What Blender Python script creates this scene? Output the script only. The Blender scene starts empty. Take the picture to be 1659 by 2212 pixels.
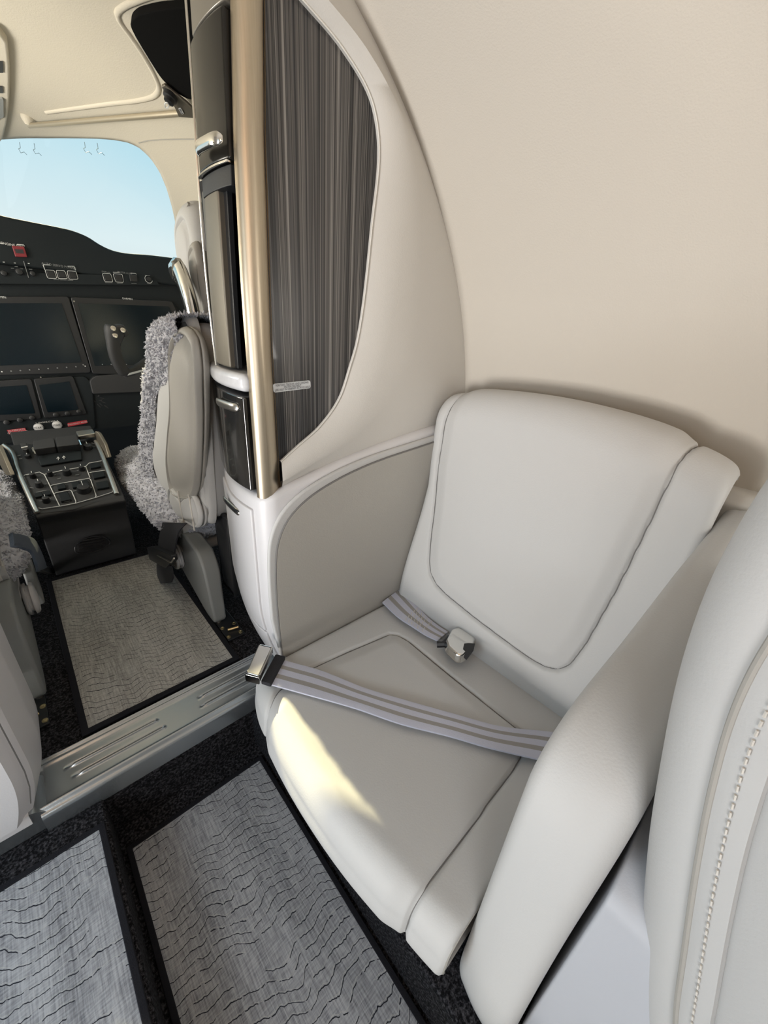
import bpy, bmesh, math, random
import numpy as np
from mathutils import Vector, Matrix

random.seed(7)
SC = bpy.context.scene
COL = SC.collection
U = 0.67            # metres per drawing unit: all lengths below are drawn in units of the camera height

# ------------------------------------------------------------------ camera
CX, CY, FPX = 829.5, 1106.0, 830.0
_F = np.array([-40 - CX, CY - 650, FPX]); _L = np.array([1800 - CX, CY - 790, FPX])
_F = _F / np.linalg.norm(_F); _L = _L - _F * _L.dot(_F); _L = _L / np.linalg.norm(_L)
_V = np.cross(_F, _L); _V = _V if _V[1] > 0 else -_V
CAMM = np.array([_L, _F, _V])
EYE = np.array([0.0, 0.0, 1.0])
cam = bpy.data.cameras.new('camera'); camo = bpy.data.objects.new('camera', cam); COL.objects.link(camo)
cam.sensor_fit = 'HORIZONTAL'; cam.sensor_width = 36.0; cam.lens = FPX / 1659 * 36.0; cam.clip_start = 0.01
R = Matrix(((CAMM[0, 0], CAMM[0, 1], -CAMM[0, 2]), (CAMM[1, 0], CAMM[1, 1], -CAMM[1, 2]), (CAMM[2, 0], CAMM[2, 1], -CAMM[2, 2])))
camo.matrix_world = Matrix.Translation((0, 0, U)) @ R.to_4x4()
SC.camera = camo

# ------------------------------------------------------------------ world, light, exposure
SC.view_settings.view_transform = 'Standard'; SC.view_settings.look = 'None'
SC.view_settings.exposure = 0.3; SC.view_settings.gamma = 1.0; SC.view_settings.use_curve_mapping = False
SC.cycles.use_denoising = True
SC.cycles.max_bounces = 10; SC.cycles.diffuse_bounces = 5; SC.cycles.sample_clamp_indirect = 8.0
SC.cycles.caustics_reflective = False; SC.cycles.caustics_refractive = False
w = bpy.data.worlds.new('sky'); SC.world = w; w.use_nodes = True
nt = w.node_tree; nt.nodes.clear()
o_ = nt.nodes.new('ShaderNodeOutputWorld'); bg = nt.nodes.new('ShaderNodeBackground')
tc = nt.nodes.new('ShaderNodeTexCoord'); sp = nt.nodes.new('ShaderNodeSeparateXYZ'); rp = nt.nodes.new('ShaderNodeValToRGB')
nz = nt.nodes.new('ShaderNodeTexNoise'); nz.inputs['Scale'].default_value = 2.2; nz.inputs['Detail'].default_value = 4
ad = nt.nodes.new('ShaderNodeMath'); ad.operation = 'MULTIPLY_ADD'; ad.inputs[1].default_value = 0.12
nt.links.new(tc.outputs['Generated'], nz.inputs['Vector']); nt.links.new(tc.outputs['Generated'], sp.inputs[0])
nt.links.new(nz.outputs['Fac'], ad.inputs[0]); nt.links.new(sp.outputs['Z'], ad.inputs[2])
nt.links.new(ad.outputs[0], rp.inputs[0]); nt.links.new(rp.outputs[0], bg.inputs[0]); nt.links.new(bg.outputs[0], o_.inputs[0])
el = rp.color_ramp.elements
el[0].position = 0.08; el[0].color = (0.80, 0.85, 0.86, 1)
el[1].position = 0.36; el[1].color = (0.50, 0.80, 0.93, 1)
e = el.new(0.17); e.color = (0.82, 0.95, 0.98, 1)
bg.inputs[1].default_value = 0.78

def lamp(name, kind, loc, direction, energy, color, sx=1, sy=1, spread=None):
    d = bpy.data.lights.new(name, kind); o = bpy.data.objects.new(name, d); COL.objects.link(o)
    o.location = Vector(loc) * U
    o.rotation_euler = Vector(direction).to_track_quat('-Z', 'Y').to_euler()
    d.energy = energy; d.color = color
    if kind == 'AREA':
        d.shape = 'RECTANGLE'; d.size = sx * U; d.size_y = sy * U
        if spread: d.spread = spread
    return o
sun = lamp('sun', 'SUN', (0, 5, 4), (0.0, -1, -0.605), 9.0, (1.0, 0.86, 0.50)); sun.data.angle = math.radians(0.6)
DOOR_L = lamp('door_daylight', 'AREA', (-1.02, 0.53, 0.62), (1, 0.0, -0.10), 2.0, (0.68, 0.84, 1.0), 0.44, 1.2)
WINR_L = lamp('window_daylight', 'AREA', (1.10, -0.75, 0.98), (-1, 0.75, -0.25), 3.2, (1.0, 0.95, 0.88), 0.45, 0.35)
WINL_L = lamp('window_daylight', 'AREA', (-0.92, -0.75, 0.98), (1, 0.62, 0.02), 5.5, (0.93, 0.96, 1.0), 0.9, 0.4)
LED_L = lamp('ceiling_wash_light', 'AREA', (-0.35, -0.35, 1.5), (0.8, 0.35, -0.02), 1.0, (1.0, 0.58, 0.30), 0.9, 0.12)
APRON_L = lamp('sunlit_apron_bounce', 'AREA', (-3.3, 0.35, -0.50), (1, 0.02, 0.24), 105.0, (1.0, 0.945, 0.89), 2.2, 1.3)
CKP_L = lamp('side_window_daylight', 'AREA', (-0.72, 1.9, 1.15), (1, -0.2, 0.22), 7.5, (1.0, 0.95, 0.85), 0.6, 0.4)

# ------------------------------------------------------------------ geometry helpers (drawing units)
def ray(px, py): return CAMM @ np.array([px - CX, CY - py, FPX])
def PX(px, py, x): d = ray(px, py); return EYE + d * (x / d[0])
def PY(px, py, y): d = ray(px, py); return EYE + d * (y / d[1])
def PZ(px, py, z): d = ray(px, py); return EYE + d * ((z - 1.0) / d[2])
def PP(px, py, p0, n):
    d = ray(px, py); p0 = np.array(p0, float); n = np.array(n, float); return EYE + d * ((p0 - EYE).dot(n) / d.dot(n))
CC = (0.09, 0.6); CR = 1.07       # fuselage lining: a round tube about (x, z)
def PC(px, py, r=CR):
    d = ray(px, py); ox, oz = -CC[0], 1.0 - CC[1]
    a = d[0] ** 2 + d[2] ** 2; b = 2 * (ox * d[0] + oz * d[2]); c = ox * ox + oz * oz - r * r
    return EYE + d * ((-b + math.sqrt(b * b - 4 * a * c)) / (2 * a))
def cyl(phi, y, r=CR): return np.array([CC[0] + r * math.sin(phi), y, CC[1] + r * math.cos(phi)])

def spline(pts, n, closed=False):
    P = np.array(pts, float); m = len(P); out = []
    segs = m if closed else m - 1
    L = [np.linalg.norm(P[(i + 1) % m] - P[i]) for i in range(segs)]; tot = sum(L)
    cum = np.concatenate([[0], np.cumsum(L)])
    cnt = n if closed else n - 1
    for k in range(n):
        t = tot * k / cnt; i = min(int(np.searchsorted(cum, t, 'right')) - 1, segs - 1); i = max(i, 0)
        u = (t - cum[i]) / max(L[i], 1e-9)
        p1, p2 = P[i], P[(i + 1) % m]
        p0 = P[(i - 1) % m] if closed or i > 0 else p1
        p3 = P[(i + 2) % m] if closed or i + 2 < m else p2
        d0 = max(np.linalg.norm(p1 - p0), 1e-6); d1 = max(L[i], 1e-6); d2 = max(np.linalg.norm(p3 - p2), 1e-6)
        m1 = (p2 - p1) if (not closed and i == 0) else ((p1 - p0) / d0 + (p2 - p1) / d1) * 0.5 * d1
        m2 = (p2 - p1) if (not closed and i + 2 >= m) else ((p2 - p1) / d1 + (p3 - p2) / d2) * 0.5 * d1
        out.append((2 * u**3 - 3 * u**2 + 1) * p1 + (u**3 - 2 * u**2 + u) * m1 + (-2 * u**3 + 3 * u**2) * p2 + (u**3 - u**2) * m2)
    return out
def fillet(pts, r, n=5):
    """round the corners of a closed polygon"""
    P = [np.array(p, float) for p in pts]; out = []; m = len(P)
    rr = r if isinstance(r, (list, tuple)) else [r] * m
    for i in range(m):
        a, b, c = P[i - 1], P[i], P[(i + 1) % m]
        d1, d2 = a - b, c - b; l1, l2 = np.linalg.norm(d1), np.linalg.norm(d2)
        q = min(rr[i], l1 * .45, l2 * .45)
        if q < 1e-5: out.append(b); continue
        s, e_ = b + d1 / l1 * q, b + d2 / l2 * q
        for k in range(n + 1):
            t = k / n; out.append((1 - t)**2 * s + 2 * t * (1 - t) * b + t * t * e_)
    return out
def slab(poly, vec):
    P = [np.array(p, float) for p in poly]; v = np.array(vec, float); n = len(P)
    V = P + [p + v for p in P]
    F = [list(range(n))[::-1], list(range(n, 2 * n))] + [[i, (i + 1) % n, n + (i + 1) % n, n + i] for i in range(n)]
    return V, F
def box(x0, x1, y0, y1, z0, z1):
    return slab([(x0, y0, z0), (x1, y0, z0), (x1, y1, z0), (x0, y1, z0)], (0, 0, z1 - z0))
def gridf(fn, nu, nv, closed_u=False, closed_v=False):
    V = [fn(i / (nu if closed_u else nu - 1), j / (nv if closed_v else nv - 1)) for i in range(nu) for j in range(nv)]
    F = []
    for i in range(nu if closed_u else nu - 1):
        for j in range(nv if closed_v else nv - 1):
            a, b = i, (i + 1) % nu; c, d = j, (j + 1) % nv
            F.append([a * nv + c, b * nv + c, b * nv + d, a * nv + d])
    return V, F
def tube(path, r, n=8, closed=False, r2=None, up=None, caps=True):
    P = [np.array(p, float) for p in path]; m = len(P); V = []; F = []
    r2 = r2 if r2 is not None else r
    prev = np.array(up if up is not None else (0.13, 0.27, 0.95), float)
    for i in range(m):
        t = P[(i + 1) % m] - P[i - 1] if closed else P[min(i + 1, m - 1)] - P[max(i - 1, 0)]
        t = t / max(np.linalg.norm(t), 1e-9)
        base = prev if up is None else np.array(up, float)
        nrm = base - t * base.dot(t)
        if np.linalg.norm(nrm) < 1e-4: nrm = np.cross(t, (1, 0, 0.1))
        nrm = nrm / np.linalg.norm(nrm); prev = nrm; b = np.cross(t, nrm)
        ra = r[i] if isinstance(r, (list, tuple, np.ndarray)) else r
        rb = r2[i] if isinstance(r2, (list, tuple, np.ndarray)) else r2
        for k in range(n):
            a = 2 * math.pi * k / n; V.append(P[i] + nrm * ra * math.sin(a) + b * rb * math.cos(a))
    for i in range(m if closed else m - 1):
        for k in range(n):
            a, b_ = i * n, ((i + 1) % m) * n; F.append([a + k, a + (k + 1) % n, b_ + (k + 1) % n, b_ + k])
    if not closed and caps: F += [list(range(n))[::-1], list(range((m - 1) * n, m * n))]
    return V, F
def lathe(base, axis, prof, n=20):
    """prof: (distance along the axis, radius)"""
    ax = np.array(axis, float); ax /= np.linalg.norm(ax); base = np.array(base, float)
    s = np.cross(ax, (0.3, 0.9, 0.2)); s /= np.linalg.norm(s); t = np.cross(ax, s)
    V = [base + ax * h + (s * math.cos(2 * math.pi * k / n) + t * math.sin(2 * math.pi * k / n)) * r for h, r in prof for k in range(n)]
    F = [[i * n + k, i * n + (k + 1) % n, (i + 1) * n + (k + 1) % n, (i + 1) * n + k] for i in range(len(prof) - 1) for k in range(n)]
    return V, F + [list(range(n))[::-1], list(range((len(prof) - 1) * n, len(prof) * n))]
def join(*parts):
    V = []; F = []
    for v, f in parts:
        k = len(V); V += list(v); F += [[i + k for i in q] for q in f]
    return V, F
def ribbon(A, B, th, up=(0, 0, 1)):
    """a strap between two edge lines, with UVs: u along, v across"""
    n = len(A); up = np.array(up, float) * th; V = []; F = []; m = 9
    for i in range(n):
        for s in (1, 0):
            for j in range(m):
                t = j / (m - 1); V.append(np.array(A[i]) * (1 - t) + np.array(B[i]) * t + up * s * (1 if 0 < j < m - 1 else .8))
    w_ = 2 * m
    for i in range(n - 1):
        for k in range(w_):
            order = list(range(m)) + list(range(2 * m - 1, m - 1, -1))
            a, b = order[k], order[(k + 1) % w_]
            F.append([i * w_ + a, i * w_ + b, (i + 1) * w_ + b, (i + 1) * w_ + a])
    F += [[order[k] for k in range(w_)], [(n - 1) * w_ + order[k] for k in range(w_)][::-1]]
    uv = [(i / (n - 1), (k % m) / (m - 1)) for i in range(n) for k in range(w_)]
    return V, F, uv

def shift_local(o):
    """matrix-free world position of the parent chain (only locations are used)"""
    p = np.zeros(3); q = o
    while q: p = p + np.array(q.location) / U; q = q.parent
    return p
def mk(name, vf, mat, parent=None, smooth=35, bevel=0.0, seg=3, subsurf=0, label=None, cat=None, group=None, kind=None):
    V, F = vf[0], vf[1]; V = np.array(V, float)
    me = bpy.data.meshes.new(name); o = bpy.data.objects.new(name, me); COL.objects.link(o)
    if parent is None:
        c = np.array([(V[:, 0].min() + V[:, 0].max()) / 2, (V[:, 1].min() + V[:, 1].max()) / 2, V[:, 2].min()])
        o.location = Vector(c * U)
    else:
        o.parent = parent; c = shift_local(parent)
    me.from_pydata([tuple(v) for v in (V - c) * U], [], [list(f) for f in F])
    bm = bmesh.new(); bm.from_mesh(me); bmesh.ops.recalc_face_normals(bm, faces=bm.faces); bm.to_mesh(me); bm.free()
    if len(vf) > 2:
        l = me.uv_layers.new(name='UVMap')
        for lp in me.loops: l.data[lp.index].uv = vf[2][lp.vertex_index]
    if mat: me.materials.append(mat)
    if smooth:
        for p in me.polygons: p.use_smooth = True
        me.set_sharp_from_angle(angle=math.radians(smooth))
    if bevel:
        b = o.modifiers.new('edges', 'BEVEL'); b.width = bevel * U; b.segments = seg; b.limit_method = 'ANGLE'; b.angle_limit = math.radians(40); b.harden_normals = True
    if subsurf:
        s = o.modifiers.new('smooth', 'SUBSURF'); s.levels = subsurf; s.render_levels = subsurf
    if label: o['label'] = label
    if cat: o['category'] = cat
    if group: o['group'] = group
    if kind: o['kind'] = kind
    return o
def thing(name, loc, label, cat, group=None):
    o = bpy.data.objects.new(name, None); COL.objects.link(o); o.location = Vector(loc) * U; o.empty_display_size = 0.05
    o['label'] = label; o['category'] = cat
    if group: o['group'] = group
    return o
def text_mesh(s, origin, xdir, ydir, size, mat, parent, name='lettering', align='CENTER', depth=0.0004, fit=None):
    if parent and (parent.name == 'instrument_panel' or (parent.parent and parent.parent.name == 'instrument_panel')): size *= 1.13
    cu = bpy.data.curves.new('t', 'FONT'); cu.body = s; cu.size = 1.0; cu.align_x = align; cu.align_y = 'CENTER'; cu.extrude = 0; cu.resolution_u = 2
    to = bpy.data.objects.new('t', cu); COL.objects.link(to)
    dg = bpy.context.evaluated_depsgraph_get(); me = bpy.data.meshes.new_from_object(to.evaluated_get(dg))
    xd = np.array(xdir, float); xd /= np.linalg.norm(xd); yd = np.array(ydir, float); yd -= xd * yd.dot(xd); yd /= np.linalg.norm(yd)
    n = np.cross(xd, yd)
    V = [np.array(origin) + xd * v.co.x * size + yd * v.co.y * size + n * depth for v in me.vertices]; F = [list(p.vertices) for p in me.polygons]
    if fit:
        xs_ = [v.co.x for v in me.vertices]; k_ = fit / ((max(xs_) - min(xs_)) * size); mid_x = (max(xs_) + min(xs_)) / 2
        V = [np.array(origin) + xd * (v.co.x - mid_x) * size * k_ + yd * v.co.y * size + n * depth for v in me.vertices]
    bpy.data.objects.remove(to); bpy.data.curves.remove(cu); bpy.data.meshes.remove(me)
    return mk(name, (V, F), mat, parent, smooth=0)

# ------------------------------------------------------------------ materials
def lin(r, g, b): return tuple(((c / 255 + .055) / 1.055) ** 2.4 if c > 10 else c / 255 / 12.92 for c in (r, g, b)) + (1,)
def mat(name, col, rough=.5, metal=0., bump=0., bscale=300., bdetail=2., spec=.5, coat=0., var=0., vscale=8., emit=None, sheen=0., aniso=None):
    m = bpy.data.materials.new(name); m.use_nodes = True; t = m.node_tree; b = t.nodes['Principled BSDF']
    b.inputs['Base Color'].default_value = col; b.inputs['Roughness'].default_value = rough; b.inputs['Metallic'].default_value = metal
    b.inputs['Specular IOR Level'].default_value = spec; b.inputs['Coat Weight'].default_value = coat; b.inputs['Coat Roughness'].default_value = .05
    if sheen: b.inputs['Sheen Weight'].default_value = sheen
    if bump or var:
        c = t.nodes.new('ShaderNodeTexCoord')
    if bump:
        n = t.nodes.new('ShaderNodeTexNoise'); n.inputs['Scale'].default_value = bscale; n.inputs['Detail'].default_value = bdetail
        u = t.nodes.new('ShaderNodeBump'); u.inputs['Strength'].default_value = bump; u.inputs['Distance'].default_value = .002
        t.links.new(c.outputs['Object'], n.inputs['Vector']); t.links.new(n.outputs['Fac'], u.inputs['Height']); t.links.new(u.outputs[0], b.inputs['Normal'])
    if var:
        n2 = t.nodes.new('ShaderNodeTexNoise'); n2.inputs['Scale'].default_value = vscale; n2.inputs['Detail'].default_value = 4
        r = t.nodes.new('ShaderNodeValToRGB')
        r.color_ramp.elements[0].position = .3; r.color_ramp.elements[1].position = .7
        r.color_ramp.elements[0].color = tuple(x * (1 - var) for x in col[:3]) + (1,); r.color_ramp.elements[1].color = tuple(min(1, x * (1 + var)) for x in col[:3]) + (1,)
        t.links.new(c.outputs['Object'], n2.inputs['Vector']); t.links.new(n2.outputs['Fac'], r.inputs[0]); t.links.new(r.outputs[0], b.inputs['Base Color'])
    return m
def nodes(m): t = m.node_tree; return t, t.nodes['Principled BSDF'], t.nodes.new, t.links.new
def noise(t, vec, scale, detail=2., rough=.5, dim='3D'):
    n = t.nodes.new('ShaderNodeTexNoise'); n.noise_dimensions = dim; n.inputs['Scale'].default_value = scale; n.inputs['Detail'].default_value = detail; n.inputs['Roughness'].default_value = rough
    if vec is not None: t.links.new(vec, n.inputs['W' if dim == '1D' else 'Vector'])
    return n.outputs['Fac']
def math_(t, op, a, b=None, c=None):
    n = t.nodes.new('ShaderNodeMath'); n.operation = op
    for i, v in enumerate((a, b, c)):
        if v is None: continue
        if isinstance(v, (int, float)): n.inputs[i].default_value = v
        else: t.links.new(v, n.inputs[i])
    return n.outputs[0]
def mapping(t, scale, src='Object'):
    c = t.nodes.new('ShaderNodeTexCoord'); mp = t.nodes.new('ShaderNodeMapping'); mp.inputs['Scale'].default_value = scale
    t.links.new(c.outputs[src], mp.inputs['Vector']); return mp.outputs[0]
def ramp(t, fac, stops, interp='LINEAR'):
    r = t.nodes.new('ShaderNodeValToRGB'); r.color_ramp.interpolation = interp; els = r.color_ramp.elements
    els[0].position, els[0].color = stops[0]; els[1].position, els[1].color = stops[-1]
    for p, c in stops[1:-1]: e_ = els.new(p); e_.color = c
    t.links.new(fac, r.inputs[0]); return r.outputs[0]

M = {}
M['leather'] = mat('pale_grey_leather', (.50, .498, .49, 1), .55, bump=.12, bscale=420, bdetail=3, spec=.3)
M['leather_dark'] = mat('taupe_leather', (.36, .345, .315, 1), .5, bump=.12, bscale=420, bdetail=3, spec=.35)
M['wall'] = mat('cream_wall_lining', (.535, .495, .435, 1), .75, bump=.15, bscale=500)
M['surround'] = mat('cream_moulded_panel', (.54, .52, .485, 1), .6, bump=.1, bscale=600)
M['ceiling'] = mat('cream_headliner', (.66, .61, .51, 1), .8, bump=.2, bscale=450)
M['white_panel'] = mat('white_lacquer', (.62, .61, .62, 1), .38, bump=.05, bscale=700)
M['grey_plastic'] = mat('grey_plastic', (.25, .26, .255, 1), .5, bump=.1, bscale=500)
M['carpet'] = mat('black_carpet_pile', (.016, .016, .019, 1), .95, bump=1., bscale=260, bdetail=4, spec=.15)
t, b, N, Lk = nodes(M['carpet'])
Lk(ramp(t, noise(t, mapping(t, (1, 1, 1)), 260, 3, .7), [(.44, (.005, .005, .006, 1)), (.54, (.030, .029, .033, 1)), (.70, (.085, .083, .09, 1))]), b.inputs['Base Color'])
M['binding'] = mat('black_binding', (.014, .014, .018, 1), .9, bump=.4, bscale=700, spec=.2)
M['black'] = mat('black_plastic', (.012, .013, .015, 1), .45, bump=.08, bscale=600)
M['panel_dark'] = mat('charcoal_panel', (.006, .0095, .012, 1), .65, bump=.15, bscale=700, spec=.3)
M['charcoal'] = mat('charcoal_pedestal', (.024, .025, .027, 1), .62, bump=.15, bscale=600)
M['display'] = mat('dark_display_glass', (.003, .008, .012, 1), .22, spec=.45)
M['gloss'] = mat('black_gloss_lacquer', (.014, .013, .012, 1), .16, spec=.7, coat=.6, var=.6, vscale=9)
M['gloss_upper'] = mat('dark_gloss_lacquer', (.012, .011, .009, 1), .2, spec=.3, coat=.0, var=.35, vscale=11)
M['smoke'] = mat('smoked_metallic_panel', (.16, .145, .12, 1), .3, metal=.3, coat=.5)
M['niche'] = mat('matt_black_lining', (.006, .006, .007, 1), .8)
M['gold'] = mat('brushed_champagne_metal', (.60, .50, .36, 1), .42, metal=1.)
t, b, N, Lk = nodes(M['gold'])
Lk(ramp(t, noise(t, mapping(t, (500, 500, 6)), 1, 3), [(.3, (.48, .41, .31, 1)), (.7, (.54, .465, .355, 1))]), b.inputs['Base Color'])
M['post'] = mat('brushed_bronze_metal', (.20, .18, .145, 1), .5, metal=.8)
M['chrome'] = mat('polished_chrome', (.78, .77, .74, 1), .12, metal=1.)
M['satin'] = mat('satin_steel', (.60, .58, .54, 1), .28, metal=1.)
M['sill'] = mat('blue_grey_anodised_metal', (.40, .43, .45, 1), .25, metal=.85, bump=.05, bscale=900)
M['marble'] = mat('pale_grey_stone', (.62, .62, .63, 1), .25, var=.12, vscale=30)
M['white_edge'] = mat('white_edging', (.66, .64, .59, 1), .5)
M['white_ink'] = mat('white_ink', (.62, .63, .62, 1), .6)
M['grey_ink'] = mat('grey_ink', (.20, .21, .21, 1), .6)
M['dark_ink'] = mat('dark_ink', (.03, .03, .035, 1), .6)
M['placard'] = mat('pale_grey_placard', (.55, .57, .58, 1), .4)
M['red'] = mat('red_placard', (.50, .045, .06, 1), .5)
M['red_switch'] = mat('red_guard', (.20, .022, .03, 1), .4)
M['seam'] = mat('dark_seam_thread', (.16, .155, .15, 1), .8)
M['grey_panel'] = mat('pale_blue_grey_panel', (.43, .445, .48, 1), .5, bump=.05, bscale=700)
M['thread'] = mat('pale_thread', (.60, .57, .52, 1), .8)
M['web_black'] = mat('black_webbing', (.014, .014, .018, 1), .75, bump=.5, bscale=900)
M['web_navy'] = mat('navy_webbing', (.03, .042, .06, 1), .75, bump=.5, bscale=900)
M['brass'] = mat('brass_rivet', (.55, .45, .25, 1), .35, metal=1.)
M['fleece'] = mat('grey_sheepskin', (.43, .435, .48, 1), .95, bump=1., bscale=130, bdetail=4, sheen=.6, var=.2, vscale=60)
M['rod'] = mat('champagne_rod', (.50, .44, .33, 1), .4, metal=.6)
M['opaque_black'] = mat('blackout_shade_cloth', (.004, .004, .004, 1), .9, spec=.1)
M['exterior'] = mat('pale_apron', (.5, .5, .48, 1), .9)

# webbing with grey stripes along its length
m = mat('striped_grey_webbing', (.5, .5, .55, 1), .55, bump=.35, bscale=1100); M['web'] = m
t, b, N, Lk = nodes(m)
c = N('ShaderNodeUVMap'); s = N('ShaderNodeSeparateXYZ'); Lk(c.outputs[0], s.inputs[0])
LT, DK = (.50, .51, .60, 1), (.30, .285, .27, 1)
Lk(ramp(t, s.outputs['Y'], [(0., LT), (.22, DK), (.36, LT), (.58, DK), (.74, LT), (.97, LT)], 'CONSTANT'), b.inputs['Base Color'])
# striped veneer
m = mat('striped_veneer', (.1, .1, .1, 1), .33, spec=.5, coat=.25); M['veneer'] = m
t, b, N, Lk = nodes(m)
v1 = mapping(t, (1, 1, .002))
n1 = noise(t, v1, 110, 3, .75); n2 = noise(t, mapping(t, (1, 1, .003)), 380, 1, .5); n3 = noise(t, mapping(t, (1, 1, .003)), 32, 2, .5)
f = math_(t, 'ADD', math_(t, 'MULTIPLY', n1, .55), math_(t, 'ADD', math_(t, 'MULTIPLY', n2, .35), math_(t, 'MULTIPLY', n3, .12)))
vcol = ramp(t, f, [(.43, (.006, .006, .008, 1)), (.465, (.030, .030, .033, 1)), (.50, (.085, .080, .078, 1)), (.525, (.030, .029, .030, 1)), (.545, (.13, .12, .112, 1)), (.575, (.055, .052, .052, 1)), (.60, (.19, .18, .17, 1)), (.66, (.25, .24, .225, 1))])
blk = ramp(t, noise(t, mapping(t, (1, 1, .002)), 620, 1, .5), [(.40, (.12, .12, .13, 1)), (.47, (1, 1, 1, 1))])
mm = N('ShaderNodeMix'); mm.data_type = 'RGBA'; mm.blend_type = 'MULTIPLY'; mm.inputs[0].default_value = 1.0; Lk(vcol, mm.inputs[6]); Lk(blk, mm.inputs[7]); Lk(mm.outputs[2], b.inputs['Base Color'])
# woven floor mat with broken dark veins
def mat_weave(name, A, B, flip):
    m = mat(name, A, .8, spec=.25); t, b, N, Lk = nodes(m)
    co = mapping(t, (1, 1, 1)); s = N('ShaderNodeSeparateXYZ'); Lk(co, s.inputs[0])
    th = noise(t, mapping(t, (420, 26, 1)), 1, 2, .6); th2 = noise(t, mapping(t, (60, 520, 1)), 1, 1, .5); big = noise(t, mapping(t, (22, 3, 1)), 1, 2)
    f = math_(t, 'ADD', math_(t, 'MULTIPLY', th, .5), math_(t, 'ADD', math_(t, 'MULTIPLY', th2, .3), math_(t, 'MULTIPLY', big, .3)))
    base = ramp(t, f, [(.40, B), (.66, A)])
    warp = noise(t, mapping(t, (12, 4.2, 1)), 1, 2, .5); jag = noise(t, mapping(t, (150, 60, 1)), 1, 1, .5)
    yy = math_(t, 'ADD', math_(t, 'MULTIPLY', s.outputs['Y'], 70.), math_(t, 'ADD', math_(t, 'MULTIPLY', warp, 6.5), math_(t, 'MULTIPLY', jag, .38)))
    yy = math_(t, 'ADD', yy, math_(t, 'MULTIPLY', s.outputs['X'], 11. * flip))
    fr = math_(t, 'FRACT', yy)
    line = math_(t, 'LESS_THAN', fr, .075)
    dash = math_(t, 'GREATER_THAN', noise(t, mapping(t, (95, 40, 1)), 1, 1, .5), .40)
    fade = math_(t, 'GREATER_THAN', noise(t, mapping(t, (9, 14, 1)), 1, 1, .5), .38)
    lm = math_(t, 'MULTIPLY', math_(t, 'MULTIPLY', line, dash), fade)
    hi = math_(t, 'MULTIPLY', math_(t, 'MULTIPLY', math_(t, 'LESS_THAN', math_(t, 'FRACT', math_(t, 'ADD', yy, .86)), .05), fade), .45)
    mx = N('ShaderNodeMix'); mx.data_type = 'RGBA'; Lk(lm, mx.inputs[0]); Lk(base, mx.inputs[6]); mx.inputs[7].default_value = (.012, .013, .02, 1)
    m2 = N('ShaderNodeMix'); m2.data_type = 'RGBA'; Lk(hi, m2.inputs[0]); Lk(mx.outputs[2], m2.inputs[6]); m2.inputs[7].default_value = (.55, .54, .5, 1)
    Lk(m2.outputs[2], b.inputs['Base Color'])
    u = N('ShaderNodeBump'); u.inputs['Strength'].default_value = .35; u.inputs['Distance'].default_value = .001; Lk(f, u.inputs['Height']); Lk(u.outputs[0], b.inputs['Normal'])
    return m
M['weave'] = mat_weave('grey_woven_vinyl', (.44, .45, .475, 1), (.165, .17, .19, 1), 1)
M['weave2'] = mat_weave('grey_woven_vinyl_crossways', (.50, .49, .46, 1), (.22, .215, .20, 1), 1.4)
# clear glazing
m = bpy.data.materials.new('clear_windscreen'); m.use_nodes = True; M['glass'] = m; t = m.node_tree; t.nodes.clear()
o_ = t.nodes.new('ShaderNodeOutputMaterial'); tr = t.nodes.new('ShaderNodeBsdfTransparent'); gl = t.nodes.new('ShaderNodeBsdfGlossy'); mx = t.nodes.new('ShaderNodeMixShader')
tr.inputs[0].default_value = (.95, .98, .98, 1); gl.inputs['Roughness'].default_value = .02; mx.inputs[0].default_value = .04
t.links.new(tr.outputs[0], mx.inputs[1]); t.links.new(gl.outputs[0], mx.inputs[2]); t.links.new(mx.outputs[0], o_.inputs[0])
# ------------------------------------------------------------------ the setting
Y_BH = 0.80                        # face of the bulkhead beside the seat
# carpeted floor: recessed aisle, raised floors either side, cockpit floor
fl = join(
    box(-.12, .34, -2.2, .82, -.23, -.20),            # recessed aisle
    box(-1.1, -.075, -2.2, .812, -.23, -.045),           # raised floor, entrance side
    box(.297, 1.2, -2.2, .812, -.23, -.06),              # raised floor under the seats
    box(-.12, .34, .805, .90, -.23, -.03),             # riser under the threshold plate
    box(-1.1, 1.2, .86, 3.15, -.06, -.004))
mk('floor', fl, M['carpet'], smooth=0, bevel=.008, seg=2, kind='structure', label='black pile carpet on the aisle, raised floors and cockpit floor')
PH = math.radians
def shell(name, p0, p1, y0, y1, mt, holes=(), n=60, m_=60, yend=None, thick=.02):
    V = []; F = []
    for i in range(n + 1):
        ph = p0 + (p1 - p0) * i / n
        ye = yend(ph) if yend else y1
        for j in range(m_ + 1): V.append(cyl(ph, y0 + (ye - y0) * j / m_))
    for i in range(n):
        for j in range(m_):
            ph = p0 + (p1 - p0) * (i + .5) / n; y = y0 + (y1 - y0) * (j + .5) / m_
            if any(a < ph < b and c_ < y < d for a, b, c_, d in holes): continue
            k = i * (m_ + 1) + j; F.append([k, k + 1, k + m_ + 2, k + m_ + 1])
    o = mk(name, (V, F), mt, smooth=60, kind='structure')
    s = o.modifiers.new('thickness', 'SOLIDIFY'); s.thickness = thick * U; s.offset = 1 if V[0] is None else 1
    return o
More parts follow.
